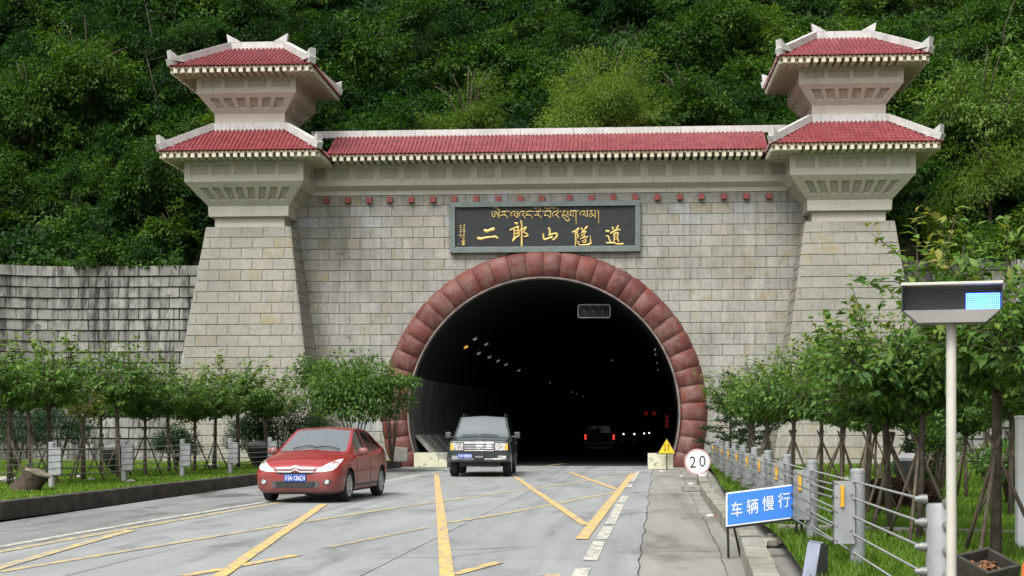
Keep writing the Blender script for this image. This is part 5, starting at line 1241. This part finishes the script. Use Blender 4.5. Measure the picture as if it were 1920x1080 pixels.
# white post and orange barrel at the right edge
x, y = W(1917, 15.5); t = empty('white_post', (x, y, KRZ - .03)); tag(t, 'square white post at the right picture edge', 'post'); q = MB(); q.bb(-.06, .06, -.06, .06, 0, 1.42); q.build('shaft', WHITE, t, bevel=.006); q = MB(); q.bb(-.068, .068, -.068, .068, 1.42, 1.445); q.build('cap', WHITE, t, bevel=.006)
x, y = W(1968, 8.6); t = empty('traffic_barrel', (x, y, KRZ - .02)); tag(t, 'orange plastic barrel cut by the right picture edge', 'barrel'); q = MB(); q.lathe([(.17, 0), (.175, .1), (.165, .3), (.15, .52), (.10, .62), (.04, .65)], 24); q.build('shell', simple('orange_plastic', (.75, .13, .03), .5), t, True, 40)
q = MB(); q.lathe([(.22, -.02), (.22, .03), (.18, .04)], 24); q.build('base_ring', BLACK, t)
# ------------------------------------------------------------------ vehicles
def crom(P, n, ten=.42):
    """refine a list of arrays along axis 0, n steps per span"""
    P = np.array(P, float); out = []
    for i in range(len(P) - 1):
        p0, p1, p2, p3 = P[max(i - 1, 0)], P[i], P[i + 1], P[min(i + 2, len(P) - 1)]; m1, m2 = (p2 - p0) * ten, (p3 - p1) * ten
        for k in range(n):
            t = k / n; out.append((2*t**3-3*t**2+1)*p1 + (t**3-2*t**2+t)*m1 + (-2*t**3+3*t**2)*p2 + (t**3-t**2)*m2)
    out.append(P[-1]); return np.array(out)
def car_shell(secs, nu=5, nv=4):
    """secs: (y, [(x, z) x rows]); returns verts, faces and the (station, row) cell of each face"""
    S = np.array([[(x, y, z) for x, z in rows] for y, rows in secs]); S = crom(S, nu); S = np.swapaxes(crom(np.swapaxes(S, 0, 1), nv, .40), 0, 1)
    ns, nr = S.shape[:2]; S[:, 0, 0] = 0; S[:, -1, 0] = 0
    ring = np.concatenate([S, S[:, -2:0:-1] * np.array([-1, 1, 1])], 1); m = ring.shape[1]; V = ring.reshape(-1, 3); Fc, cell = [], []
    for i in range(ns - 1):
        for j in range(m):
            j2 = (j + 1) % m; Fc.append((i * m + j, i * m + j2, (i + 1) * m + j2, (i + 1) * m + j)); r = j if j < nr - 1 else m - 1 - j; cell.append((i // nu, r // nv, 1 if j < nr - 1 else -1))
    for i in (0, ns - 1): Fc.append(tuple(i * m + j for j in range(m))); cell.append((-1, -1, 0))
    return V, Fc, cell
def split_shell(name, V, Fc, cell, groups, cut, paint, parent):
    """groups: {index: (part name, material, test(cell))}; cut: list of (y, z, r) wheel openings"""
    me = mesh(name, V, Fc, [paint]); 
    for _ in groups: me.materials.append(paint)
    for p, c in zip(me.polygons, cell):
        for gi, (_, _, test) in groups.items():
            if test(*c): p.material_index = gi
    fixn(me)
    tree = BVHTree.FromPolygons([tuple(v.co) for v in me.vertices], [tuple(p.vertices) for p in me.polygons])
    o = bpy.data.objects.new('tmp', me); COL.objects.link(o); cb = MB()
    for y, z, r, xin, xout in cut:
        for s in (-1, 1): cb.tube([(s * xin, y, z), (s * xout, y, z)], r, 28)
    co = cb.build('tmpcut', None); md = o.modifiers.new('b', 'BOOLEAN'); md.operation = 'DIFFERENCE'; md.object = co; md.solver = 'FAST'
    dg = bpy.context.evaluated_depsgraph_get(); dg.update(); me2 = bpy.data.meshes.new_from_object(o.evaluated_get(dg)); bpy.data.objects.remove(o); bpy.data.objects.remove(co)
    vs = [v.co.copy() for v in me2.vertices]; sets = {}
    for p in me2.polygons:
        k = p.material_index; c = p.center
        if k and 'side' in groups[k][0] + ('side' if 'quarter' in groups[k][0] else ''): k = (k, c.x > 0)
        for y, z, r, xin, xout in cut:
            if abs(math.hypot(c.y - y, c.z - z) - r) < .025 and abs(c.x) > xin - .01 and abs(p.normal.x) < .45: k = 'well'
            if abs(abs(c.x) - xin) < .01 and math.hypot(c.y - y, c.z - z) < r: k = 'well'
        sets.setdefault(k, []).append(tuple(p.vertices))
    out = {}
    for k, fs in sets.items():
        used = sorted({i for f in fs for i in f}); mp = {i: n for n, i in enumerate(used)}; nm, mt = ('body', paint) if k == 0 else ('wheel_arch_liner', BLACK) if k == 'well' else groups[k[0] if isinstance(k, tuple) else k][:2]
        m3 = mesh(nm, [vs[i] for i in used], [tuple(mp[i] for i in f) for f in fs], mt, True, 32); out[nm] = link(nm, m3, parent)
    return tree, out
def decal(tree, poly, off, thick=.0, cuts=4, dirn=(0, 1, 0), org=-6.0, axes='xz'):
    """polygon in the front (x, z) or side (y, z) view laid onto the shell"""
    bm = bmesh.new(); vs = [bm.verts.new((a, 0, b)) for a, b in poly]; f = bm.faces.new(vs); bmesh.ops.triangulate(bm, faces=[f]); bmesh.ops.subdivide_edges(bm, edges=bm.edges, cuts=cuts, use_grid_fill=True)
    V = []; d = Vector(dirn)
    for v in bm.verts:
        a, b = v.co.x, v.co.z
        s = Vector((a, org, b)) if axes == 'xz' else Vector((org, a, b))
        hit = tree.ray_cast(s, d)[0]
        V.append((hit if hit else s + d * abs(org) * .6) - d * off)
    bm.verts.index_update(); Fc = [tuple(v.index for v in f.verts) for f in bm.faces]; bm.free(); return V, Fc
def put_decal(tree, poly, off, m, name, parent, mirror=False, **k):
    for s in ((1, -1) if mirror else (1,)):
        V, Fc = decal(tree, [(a * s, b) for a, b in poly], off, **k); link(name, mesh(name, V, Fc, m, True), parent)
def shrink(poly, e):
    cx_, cz_ = sum(p[0] for p in poly) / len(poly), sum(p[1] for p in poly) / len(poly); return [(cx_ + (a - cx_) * e, cz_ + (b - cz_) * e) for a, b in poly]
def band(x0, x1, z0, z1, n=6): return [(x0 + (x1 - x0) * i / n, z0) for i in range(n + 1)] + [(x1 + (x0 - x1) * i / n, z1) for i in range(n + 1)]
def wheel(parent, x, y, r, wd, rim_m, spokes, s):
    w_ = empty('wheel', (x, y, r), 0, parent)
    q = MB(); h = wd / 2; q.lathe([(r * .66, -h * .9), (r * .86, -h), (r * .97, -h * .85), (r, -h * .55), (r, h * .55), (r * .97, h * .85), (r * .86, h), (r * .66, h * .9)], 28, (0, 0, 0), 'x', False); q.build('tyre', RUBBER, w_, True, 50)
    q = MB(); f = s * h
    q.lathe([(r * .68, f * .92), (r * .64, f * .95), (r * .60, f * .70), (r * .60, f * .25)], 28, (0, 0, 0), 'x', False)
    k_ = MB(); k_.lathe([(r * .62, f * .2), (r * .62, f * .28), (r * .05, f * .30)], 24, (0, 0, 0), 'x'); k_.build('rim_recess_backing', GRILL, w_)  # dark backing disc, shade of the rim recess put into its colour
    for k in range(spokes):
        a = 2 * math.pi * k / spokes + .3; ca, sa = math.cos(a), math.sin(a); c1, s1 = -sa, ca
        pts = []
        for rr, hw in ((r * .12, r * .09), (r * .62, r * .075)):
            for t_ in (-1, 1): pts.append((rr * ca + t_ * hw * c1, rr * sa + t_ * hw * s1))
        A_ = [(f * .72, *pts[0]), (f * .72, *pts[1]), (f * .88, *pts[3]), (f * .88, *pts[2])]; q.hexa([(f * .3, p[1], p[2]) for p in A_] + [(p[0], p[1], p[2]) for p in A_])
    q.lathe([(r * .15, f * .3), (r * .15, f * .78), (r * .08, f * .82)], 12, (0, 0, 0), 'x'); q.build('rim', rim_m, w_, True, 40)
def car_paint(name, c, dirt):
    m = M(name, .28, 0.0, .5); v = m.pos(obj=True); sx_ = m.n('SeparateXYZ', Vector=v)
    n = m.noise(v, 3.0, 6, .7); zz = m.math('ADD', sx_.outputs['Z'], m.math('MULTIPLY', n, .5))
    dm = m.math('MULTIPLY', m.ramp(zz, [(.42, dirt), (1.05, .0)]), m.ramp(n, [(.3, .5), (.6, 1)]))
    m.col(m.mix(dm, c, (.13, .095, .08))); m.rough(m.ramp(dm, [(0, .26), (.5, .75)])); m.b.inputs['Coat Weight'].default_value = .5; m.b.inputs['Coat Roughness'].default_value = .08; return m.m
def glass_mat(name, c, ior=1.9): 
    m = M(name, .05, 0, .5); m.col(c); m.b.inputs['IOR'].default_value = ior; m.rough(m.ramp(m.noise(m.pos(), 3, 4), [(.3, .03), (.8, .14)])); return m.m
GLASS = glass_mat('side_window_glass', (.012, .014, .014), 1.55); WSG = glass_mat('windscreen_glass', (.10, .115, .122), 2.5)  # windscreen base colour raised to stand in for sky reflection
CHROME = simple('chrome', (.74, .74, .73), .22, .55, var=.06); ALLOY = simple('alloy_rim', (.42, .42, .41), .4, .15, var=.15, scale=9)
def lamp_mat(name, s):
    m = M(name, .12, .15, .6); v = m.pos(obj=True); vo = m.n('TexVoronoi', Vector=v, Scale=17.0); m.col(m.ramp(vo.outputs['Distance'], [(.1, (.85, .85, .83)), (.6, (.34, .34, .33))]))
    m.b.inputs['Coat Weight'].default_value = 1.0; m.b.inputs['Emission Color'].default_value = (1, .98, .9, 1); m.b.inputs['Emission Strength'].default_value = s; return m.m
HL = lamp_mat('headlamp_glass', .35); HLG = lamp_mat('suv_headlamp_glass', .0); AMBL = simple('amber_lamp_glass', (.80, .42, .06), .2); TAIL = emis('lit_tail_lamp', (1, .05, .025), .8); TAILU = simple('red_tail_glass', (.30, .015, .015), .2)
PLATE = simple('blue_plate', (.03, .07, .33), .5, var=.1); PLTXT = simple('plate_lettering', (.78, .79, .80), .5, var=.03); GRILL = simple('dark_grille', (.012, .012, .012), .5); PLAST = simple('grey_bumper_plastic', (.07, .07, .07), .6)
def plate(parent, x, y, z, txt, w2=.22, h2=.07, rot=0):
    p = empty('number_plate', (x, y, z), 0, parent); q = MB(); q.bb(-w2, w2, 0, .012, -h2, h2); q.build('plate_blank', PLATE, p, bevel=.004)
    me = text_mesh(txt, .13, PLTXT, .0015, .95); co = [v.co.x for v in me.vertices]; k = (w2 * 1.86) / max(.01, max(co) - min(co)); link('plate_lettering', me, p, loc=(0, -.003, 0), scale=(k, 1, 1.0))

def hatchback(loc, rz, label, paint, txt, hl, name='hatchback_car', group=None):
    t = empty(name, loc, rz); tag(t, label, 'car', group)
    lowr = [(0, .19), (.76, .19), (.87, .30)]
    secs = [
     (-2.13, [(0,.30),(.42,.30),(.58,.35),(.64,.48),(.62,.58),(.56,.63),(.47,.66),(.33,.675),(0,.69)]),
     (-2.06, [(0,.21),(.58,.21),(.73,.31),(.78,.50),(.74,.63),(.68,.69),(.58,.725),(.40,.75),(0,.77)]),
     (-1.86, [(0,.19),(.71,.19),(.84,.30),(.865,.52),(.835,.68),(.78,.76),(.67,.81),(.46,.84),(0,.86)]),
     (-1.35, lowr + [(.885,.55),(.865,.76),(.81,.86),(.70,.91),(.47,.945),(0,.965)]),
     (-.98, lowr + [(.885,.57),(.87,.80),(.82,.90),(.745,.955),(.68,.985),(0,1.03)]),
     (-.50, lowr + [(.885,.58),(.87,.84),(.82,.925),(.70,1.16),(.63,1.195),(0,1.265)]),
     (-.06, lowr + [(.885,.58),(.87,.86),(.82,.935),(.625,1.375),(.56,1.41),(0,1.455)]),
     (.28, lowr + [(.885,.58),(.87,.87),(.82,.945),(.605,1.405),(.54,1.45),(0,1.485)]),
     (.36, lowr + [(.885,.58),(.87,.873),(.82,.95),(.603,1.407),(.537,1.452),(0,1.487)]),
     (.98, lowr + [(.885,.58),(.87,.90),(.815,.985),(.595,1.365),(.53,1.42),(0,1.455)]),
     (1.05, lowr + [(.885,.58),(.87,.905),(.813,.99),(.594,1.355),(.528,1.41),(0,1.447)]),
     (1.45, lowr + [(.88,.58),(.86,.93),(.80,1.03),(.60,1.275),(.53,1.34),(0,1.385)]),
     (1.86, [(0,.22),(.72,.22),(.83,.32),(.85,.6),(.82,.92),(.765,1.02),(.65,1.12),(.53,1.17),(0,1.21)]),
     (2.08, [(0,.28),(.62,.28),(.74,.38),(.78,.6),(.75,.84),(.70,.93),(.58,.98),(.42,1.0),(0,1.02)]),
     (2.14, [(0,.36),(.5,.36),(.62,.42),(.66,.6),(.64,.76),(.6,.80),(.5,.82),(.35,.84),(0,.85)])]
    V, Fc, cell = car_shell(secs)
    groups = {1: ('windscreen', WSG, lambda s, r, d: s in (4, 5) and r == 7), 2: ('rear_window', GLASS, lambda s, r, d: s == 11 and r == 7),
              3: ('front_side_window', GLASS, lambda s, r, d: s in (5, 6) and r == 5), 4: ('rear_side_window', GLASS, lambda s, r, d: s == 8 and r == 5), 5: ('quarter_window', GLASS, lambda s, r, d: s == 10 and r == 5)}
    tree, P_ = split_shell('shell', V, Fc, cell, groups, [(-1.28, .315, .365, .60, 1.1), (1.33, .315, .365, .60, 1.1)], paint, t)
    for x in (-.765, .765):
        for y in (-1.28, 1.33): wheel(t, x, y, .315, .205, ALLOY, 7, 1 if x > 0 else -1)
    q = MB(); q.bb(-.66, .66, -1.8, 1.8, .16, .24); q.build('underbody', BLACK, t)
    # front face
    hl_poly = [(.40, .605), (.44, .655), (.58, .745), (.72, .84), (.79, .855), (.805, .79), (.79, .70), (.74, .645), (.58, .612)]
    for s in (1, -1):
        Vv, Ff = decal(tree, [(a * s, b) for a, b in hl_poly], .006, cuts=4); hlo = link('headlight', mesh('headlight', Vv, Ff, hl, True), t)
    put_decal(tree, [(-.38, .572), (-.2, .556), (.2, .556), (.38, .572), (.36, .60), (-.36, .60)], .004, GRILL, 'upper_intake', t)
    put_decal(tree, [(-.42, .29), (.42, .29), (.50, .37), (.47, .43), (-.47, .43), (-.50, .37)], .004, PLAST, 'lower_intake_surround', t)
    put_decal(tree, [(-.37, .305), (.37, .305), (.40, .37), (.38, .42), (-.38, .42), (-.40, .37)], .007, GRILL, 'lower_grille', t)
    for z in (.335, .37, .402): put_decal(tree, band(-.36, .36, z - .004, z + .004), .012, PLAST, 'grille_slat', t, cuts=1)
    put_decal(tree, [(.57, .36), (.70, .375), (.735, .46), (.60, .455), (.56, .42)], .006, PLAST, 'fog_lamp_recess', t, True)
    for s in (-1, 1):
        h = tree.ray_cast(Vector((s * .64, -6, .415)), Vector((0, 1, 0)))[0]
        q = MB(); q.lathe([(.045, -.02), (.04, -.012), (.01, -.022)], 14, (s * .64, h.y, .415), 'y'); q.build('fog_lamp', HLG, t, True, 40)
    for dz in (0, -.062):                                     # two chrome bars that rise to a chevron in the middle
        st = .675 + dz; poly = [(-.38, st - .015), (-.10, st - .016), (0, st + .030), (.10, st - .016), (.38, st - .015), (.38, st + .015), (.09, st + .016), (0, st + .066), (-.09, st + .016), (-.38, st + .015)]
        put_decal(tree, poly, .014, CHROME, 'chevron_bar', t, cuts=2)
    h = tree.ray_cast(Vector((0, -6, .49)), Vector((0, 1, 0)))[0]; plate(t, 0, h.y - .03, .49, txt)
    # mirrors, wipers, handles, door seams
    for s in (-1, 1):
        q = MB(); q.lathe([(.02, -.09), (.075, -.06), (.085, 0), (.07, .07), (.03, .10)], 14, (0, 0, 0), 'x'); mm = q.me('mirror', paint, True); 
        for v in mm.vertices: v.co = Vector((v.co.x * s * 1.15, v.co.y * .75, v.co.z * 1.0))
        mo = link('mirror', mm, t, loc=(s * .955, -.58, .985)); q = MB(); q.tube([(-s * .17, .03, -.08), (-s * .05, 0, -.03)], .02, 6); q.build('mirror_arm', paint, mo)
    for x0, x1 in ((-.42, .08), (.05, .56)):
        pts = []
        for k in range(7):
            u = k / 6; a = Vector((x0 + (x1 - x0) * u, -.93 + .10 * math.sin(u * 3.1), 3)); hh = tree.ray_cast(a, Vector((0, 0, -1)))[0]; pts.append(hh + Vector((0, -.008, .022)))
        q = MB(); q.tube(pts, .012, 5); q.build('wiper', BLACK, t)
    for s in (1, -1):
        for y in (.05, 1.0):
            h = tree.ray_cast(Vector((s * 3, y, .80)), Vector((-s, 0, 0)))[0]; q = MB(); q.bb(-.012, .02, -.09, .09, -.016, .016); q.build('door_handle', paint, t, bevel=.006, loc=(h.x, y, .80))
        for (y0, z0, y1, z1) in ((-.78, .35, -.74, .92), (.32, .28, .32, .94), (1.12, .62, 1.02, .95)):
            pts = []
            for k in range(6):
                h = tree.ray_cast(Vector((s * 3, y0 + (y1 - y0) * k / 5, z0 + (z1 - z0) * k / 5)), Vector((-s, 0, 0)))[0]; pts.append(h)
            q = MB(); q.tube(pts, .006, 4); q.build('door_seam', GRILL, t)
        pts = [tree.ray_cast(Vector((s * 3, -.85 + 1.9 * k / 6, .315)), Vector((-s, 0, 0)))[0] for k in range(7)]
        q = MB(); q.tube(pts, .022, 5); q.build('side_moulding', PLAST, t)
        put_decal(tree, [(1.72 , .78), (1.95, .80), (1.98, .93), (1.80, .93)], .004, TAILU, 'tail_light', t, dirn=(-s, 0, 0), org=s * 3.0, axes='yz', cuts=2)
    return t

def suv(loc, rz, label, paint, front=True, txt=None, lit_tail=False, name='suv'):
    t = empty(name, loc, rz); tag(t, label, 'suv')
    low = [(0, .42), (.86, .42), (.955, .50)]
    secs = [
     (-2.36, [(0,.50),(.62,.50),(.74,.55),(.80,.70),(.80,.88),(.78,.98),(.70,1.02),(.48,1.03),(0,1.04)]),
     (-2.28, [(0,.44),(.78,.44),(.89,.52),(.93,.72),(.915,.92),(.885,1.03),(.79,1.075),(.50,1.09),(0,1.10)]),
     (-1.7, low + [(.97,.75),(.95,.97),(.91,1.075),(.82,1.115),(.55,1.14),(0,1.155)]),
     (-1.0, low + [(.97,.76),(.955,1.02),(.91,1.115),(.86,1.155),(.79,1.175),(0,1.215)]),
     (-.60, low + [(.97,.76),(.955,1.04),(.91,1.125),(.79,1.47),(.72,1.50),(0,1.545)]),
     (-.26, low + [(.97,.76),(.955,1.05),(.91,1.13),(.735,1.735),(.66,1.775),(0,1.815)]),
     (.22, low + [(.97,.76),(.955,1.05),(.91,1.13),(.725,1.755),(.65,1.80),(0,1.84)]),
     (.32, low + [(.97,.76),(.955,1.05),(.91,1.13),(.725,1.757),(.65,1.802),(0,1.842)]),
     (1.15, low + [(.97,.76),(.955,1.05),(.91,1.13),(.725,1.757),(.65,1.802),(0,1.842)]),
     (1.27, low + [(.97,.76),(.955,1.05),(.91,1.13),(.725,1.755),(.65,1.80),(0,1.84)]),
     (2.15, low + [(.96,.76),(.945,1.05),(.90,1.13),(.72,1.735),(.65,1.78),(0,1.82)]),
     (2.40, [(0,.46),(.84,.46),(.93,.54),(.945,.76),(.93,1.04),(.885,1.13),(.71,1.66),(.62,1.72),(0,1.76)]),
     (2.46, [(0,.50),(.78,.50),(.87,.56),(.90,.76),(.89,1.0),(.84,1.10),(.68,1.58),(.55,1.64),(0,1.68)])]
    V, Fc, cell = car_shell(secs)
    groups = {1: ('windscreen', WSG, lambda s, r, d: s in (3, 4) and r == 7), 2: ('front_side_window', GLASS, lambda s, r, d: s in (4, 5) and r == 5), 3: ('rear_side_window', GLASS, lambda s, r, d: s == 7 and r == 5), 4: ('quarter_window', GLASS, lambda s, r, d: s == 9 and r == 5)}
    tree, P_ = split_shell('shell', V, Fc, cell, groups, [(-1.47, .40, .46, .62, 1.2), (1.38, .40, .46, .62, 1.2)], paint, t)
    for x in (-.80, .80):
        for y in (-1.47, 1.38): wheel(t, x, y, .385, .26, ALLOY, 6, 1 if x > 0 else -1)
    q = MB(); q.bb(-.62, .62, -2.0, 2.1, .30, .43); q.build('underbody', BLACK, t)
    q = MB(); q.tube([(-.7, -1.47, .36), (.7, -1.47, .36)], .06, 8); q.build('front_axle', BLACK, t); q = MB(); q.tube([(-.7, 1.38, .38), (.7, 1.38, .38)], .07, 8); q.build('rear_axle', BLACK, t)
    if front:
        for s in (1, -1):
            put_decal(tree, [(s * .47, .79), (s * .85, .79), (s * .85, 1.0), (s * .47, 1.01)], .012, HLG, 'headlight', t)
            put_decal(tree, [(s * .77, .80), (s * .85, .80), (s * .85, .99), (s * .78, .995)], .018, AMBL, 'indicator_lamp', t, cuts=2)
            put_decal(tree, [(s * .56, .56), (s * .80, .565), (s * .81, .63), (s * .56, .635)], .012, HLG, 'fog_lamp', t, cuts=2)
        put_decal(tree, [(-.44, .765), (.44, .765), (.455, .90), (.44, 1.025), (-.44, 1.025), (-.455, .90)], .012, GRILL, 'grille', t)
        for z, h in ((.785, .014), (.84, .011), (.89, .011), (.94, .011), (1.01, .026)): put_decal(tree, band(-.44, .44, z - h, z + h), .03, CHROME, 'grille_bar', t, cuts=1)
        h = tree.ray_cast(Vector((0, -6, .945)), Vector((0, 1, 0)))[0]
        for (a, b, cz) in ((.085, .06, .885), (.04, .06, .885), (.068, .022, .915)):
            q = MB(); q.tube([(a * math.cos(2 * math.pi * k / 20), h.y - .05 - .004 * (cz > .9), cz + b * math.sin(2 * math.pi * k / 20)) for k in range(21)], .010, 5, False); q.build('emblem_ring', CHROME, t, True)
        put_decal(tree, [(-.86, .46), (.86, .46), (.88, .56), (.5, .56), (-.5, .56), (-.88, .56)], .010, PLAST, 'bumper', t)
        put_decal(tree, band(-.82, .82, .525, .545), .018, CHROME, 'bumper_trim', t, cuts=1)
        h = tree.ray_cast(Vector((0, -6, .68)), Vector((0, 1, 0)))[0]
        q = MB(); q.bb(-.16, .16, h.y - .05, h.y, .50, .715); q.build('centre_plate', BLACK, t, bevel=.01); link('lettering', text_mesh('TOYOTA', .062, PLTXT, .001), t, loc=(0, h.y - .053, .60))
        plate(t, -.42, h.y - .055, .625, txt)
        q = MB(); q.hexa([(-.5, -1.9, .30), (.5, -1.9, .28), (.5, -1.86, .28), (-.5, -1.86, .30), (-.46, -2.0, .42), (.5, -2.0, .42), (.5, -1.95, .42), (-.46, -1.95, .42)]); q.build('skid_plate', ALLOY, t)
        for x0, x1 in ((-.62, -.10), (-.05, .50)):
            pts = []
            for k in range(6):
                u = k / 5; a = Vector((x0 + (x1 - x0) * u, -.985 + .05 * math.sin(u * 3.1), 3)); pts.append(tree.ray_cast(a, Vector((0, 0, -1)))[0] + Vector((0, -.01, .02)))
            q = MB(); q.tube(pts, .012, 5); q.build('wiper', BLACK, t)
    for s in (-1, 1):
        q = MB(); q.bb(-.09, .09, -.05, .06, -.10, .10); mo = q.build('mirror', paint, t, bevel=.035, loc=(s * 1.06, -.70, 1.23)); q = MB(); q.tube([(-s * .17, .02, -.05), (-s * .05, 0, -.05)], .025, 6); q.build('mirror_arm', BLACK, mo)
        q = MB(); q.tube([(s * .64, .0, 1.80), (s * .64, .08, 1.875), (s * .64, 1.9, 1.875), (s * .64, 2.0, 1.80)], .018, 6); q.build('roof_rail', BLACK, t)
        pts = [tree.ray_cast(Vector((s * 3, -1.0 + 1.95 * k / 6, .60)), Vector((-s, 0, 0)))[0] for k in range(7)]; q = MB(); q.tube(pts, .03, 5); q.build('side_moulding', PLAST, t)
        q = MB(); q.bb(-.06, .06, -.95, .9, 0, .03); q.build('side_step', PLAST, t, loc=(s * .93, 0, .40))
        for (y0, z0, y1, z1) in ((-.86, .5, -.82, 1.10), (.27, .5, .27, 1.12), (1.2, .9, 1.2, 1.12)):
            q = MB(); q.tube([tree.ray_cast(Vector((s * 3, y0 + (y1 - y0) * k / 4, z0 + (z1 - z0) * k / 4)), Vector((-s, 0, 0)))[0] for k in range(5)], .006, 4); q.build('door_seam', GRILL, t)
        for y in (.12, 1.08): h = tree.ray_cast(Vector((s * 3, y, 1.0)), Vector((-s, 0, 0)))[0]; q = MB(); q.bb(-.012, .02, -.08, .08, -.018, .018); q.build('door_handle', paint, t, bevel=.006, loc=(h.x, y, 1.0))
    # back
    D_ = dict(dirn=(0, -1, 0), org=6.0)
    for s in (1, -1):
        put_decal(tree, [(s * .70, .80), (s * .84, .80), (s * .83, 1.08), (s * .72, 1.08)], .012, TAILU, 'tail_light', t, cuts=2, **D_)
        if lit_tail:
            for z in (.86, 1.02): put_decal(tree, [(s * .72, z - .05), (s * .82, z - .05), (s * .815, z + .05), (s * .725, z + .05)], .03, TAIL, 'lit_lamp', t, cuts=2, **D_)
    put_decal(tree, [(-.62, 1.16), (.62, 1.16), (.54, 1.54), (-.54, 1.54)], .006, GLASS, 'rear_window', t, **D_)
    put_decal(tree, band(-.8, .8, .55, .70), .02, PLAST, 'rear_bumper', t, cuts=2, **D_)
    if lit_tail:
        q = MB(); q.lathe([(.10, 2.50), (.36, 2.50), (.385, 2.56), (.36, 2.70), (.22, 2.71), (.05, 2.70)], 28, (.22, 0, .96), 'y'); q.build('spare_wheel', RUBBER, t, True, 40)
    return t
REDP = car_paint('red_car_paint', (.25, .014, .016), .7); GRNP = car_paint('dark_green_car_paint', (.018, .029, .028), .4); DRKP = simple('dull_dark_car_paint', (.010, .011, .012), .7, spec=.15)
fl = G(648, 940.5); rz = R(-9.0) + TH; off = Matrix.Rotation(rz, 3, 'Z') @ Vector((.78, -1.28, 0)); hatchback((fl.x - off.x, fl.y - off.y, .008), rz, 'dusty red hatchback car driving out with headlights on', REDP, '川A·136C4', HL)
fc = G(902, 893); rz = R(-2.6) + TH; off = Matrix.Rotation(rz, 3, 'Z') @ Vector((0, -1.47, 0)); suv((fc.x - off.x, fc.y - off.y, .008), rz, 'dark green off-road wagon leaving the tunnel mouth', GRNP, True, '川V·09001')
x, y = W(1128, 84); suv((x, y, -.005), math.pi - R(2), 'unlit dark off-road wagon seen from behind deep in the tunnel with red tail lamps', DRKP, False, None, True)
# far oncoming cars: only their lamps can be made out
HLF = emis('far_headlamp', (1.0, .95, .8), 1.2)
for i, (px, py, Y) in enumerate([(1179, 813, 118), (1198, 812, 134), (1208, 811, 148)]):
    p = PL(px, 826, Y); lb = ['nearest of the oncoming cars deep in the tunnel, headlights on', 'middle of the oncoming cars deep in the tunnel, headlights on', 'farthest of the oncoming cars deep in the tunnel, headlights on'][i]
    t = empty('oncoming_car', (p.x, Y, -.008)); tag(t, lb, 'car', 'oncoming cars deep in the tunnel')
    q = MB(); q.add([], []); prof = [(-2.1, .3), (-2.1, .7), (-1.0, .95), (-.3, 1.42), (1.2, 1.42), (2.0, .95), (2.1, .35)]; q.prism([(-.85, a, b) for a, b in prof], (1.7, 0, 0)); q.build('body', DRKP, t, bevel=.06)
    for s in (-.62, .62):
        q = MB(); q.lathe([(.10, -2.12), (.08, -2.16), (.02, -2.18)], 12, (s, 0, .66), 'y'); q.build('headlight', HLF, t, True)
        for yy in (-1.3, 1.3): q = MB(); q.lathe([(.3, -.1), (.3, .1)], 14, (s * 1.2, yy, .3), 'x'); q.build('wheel', RUBBER, t)
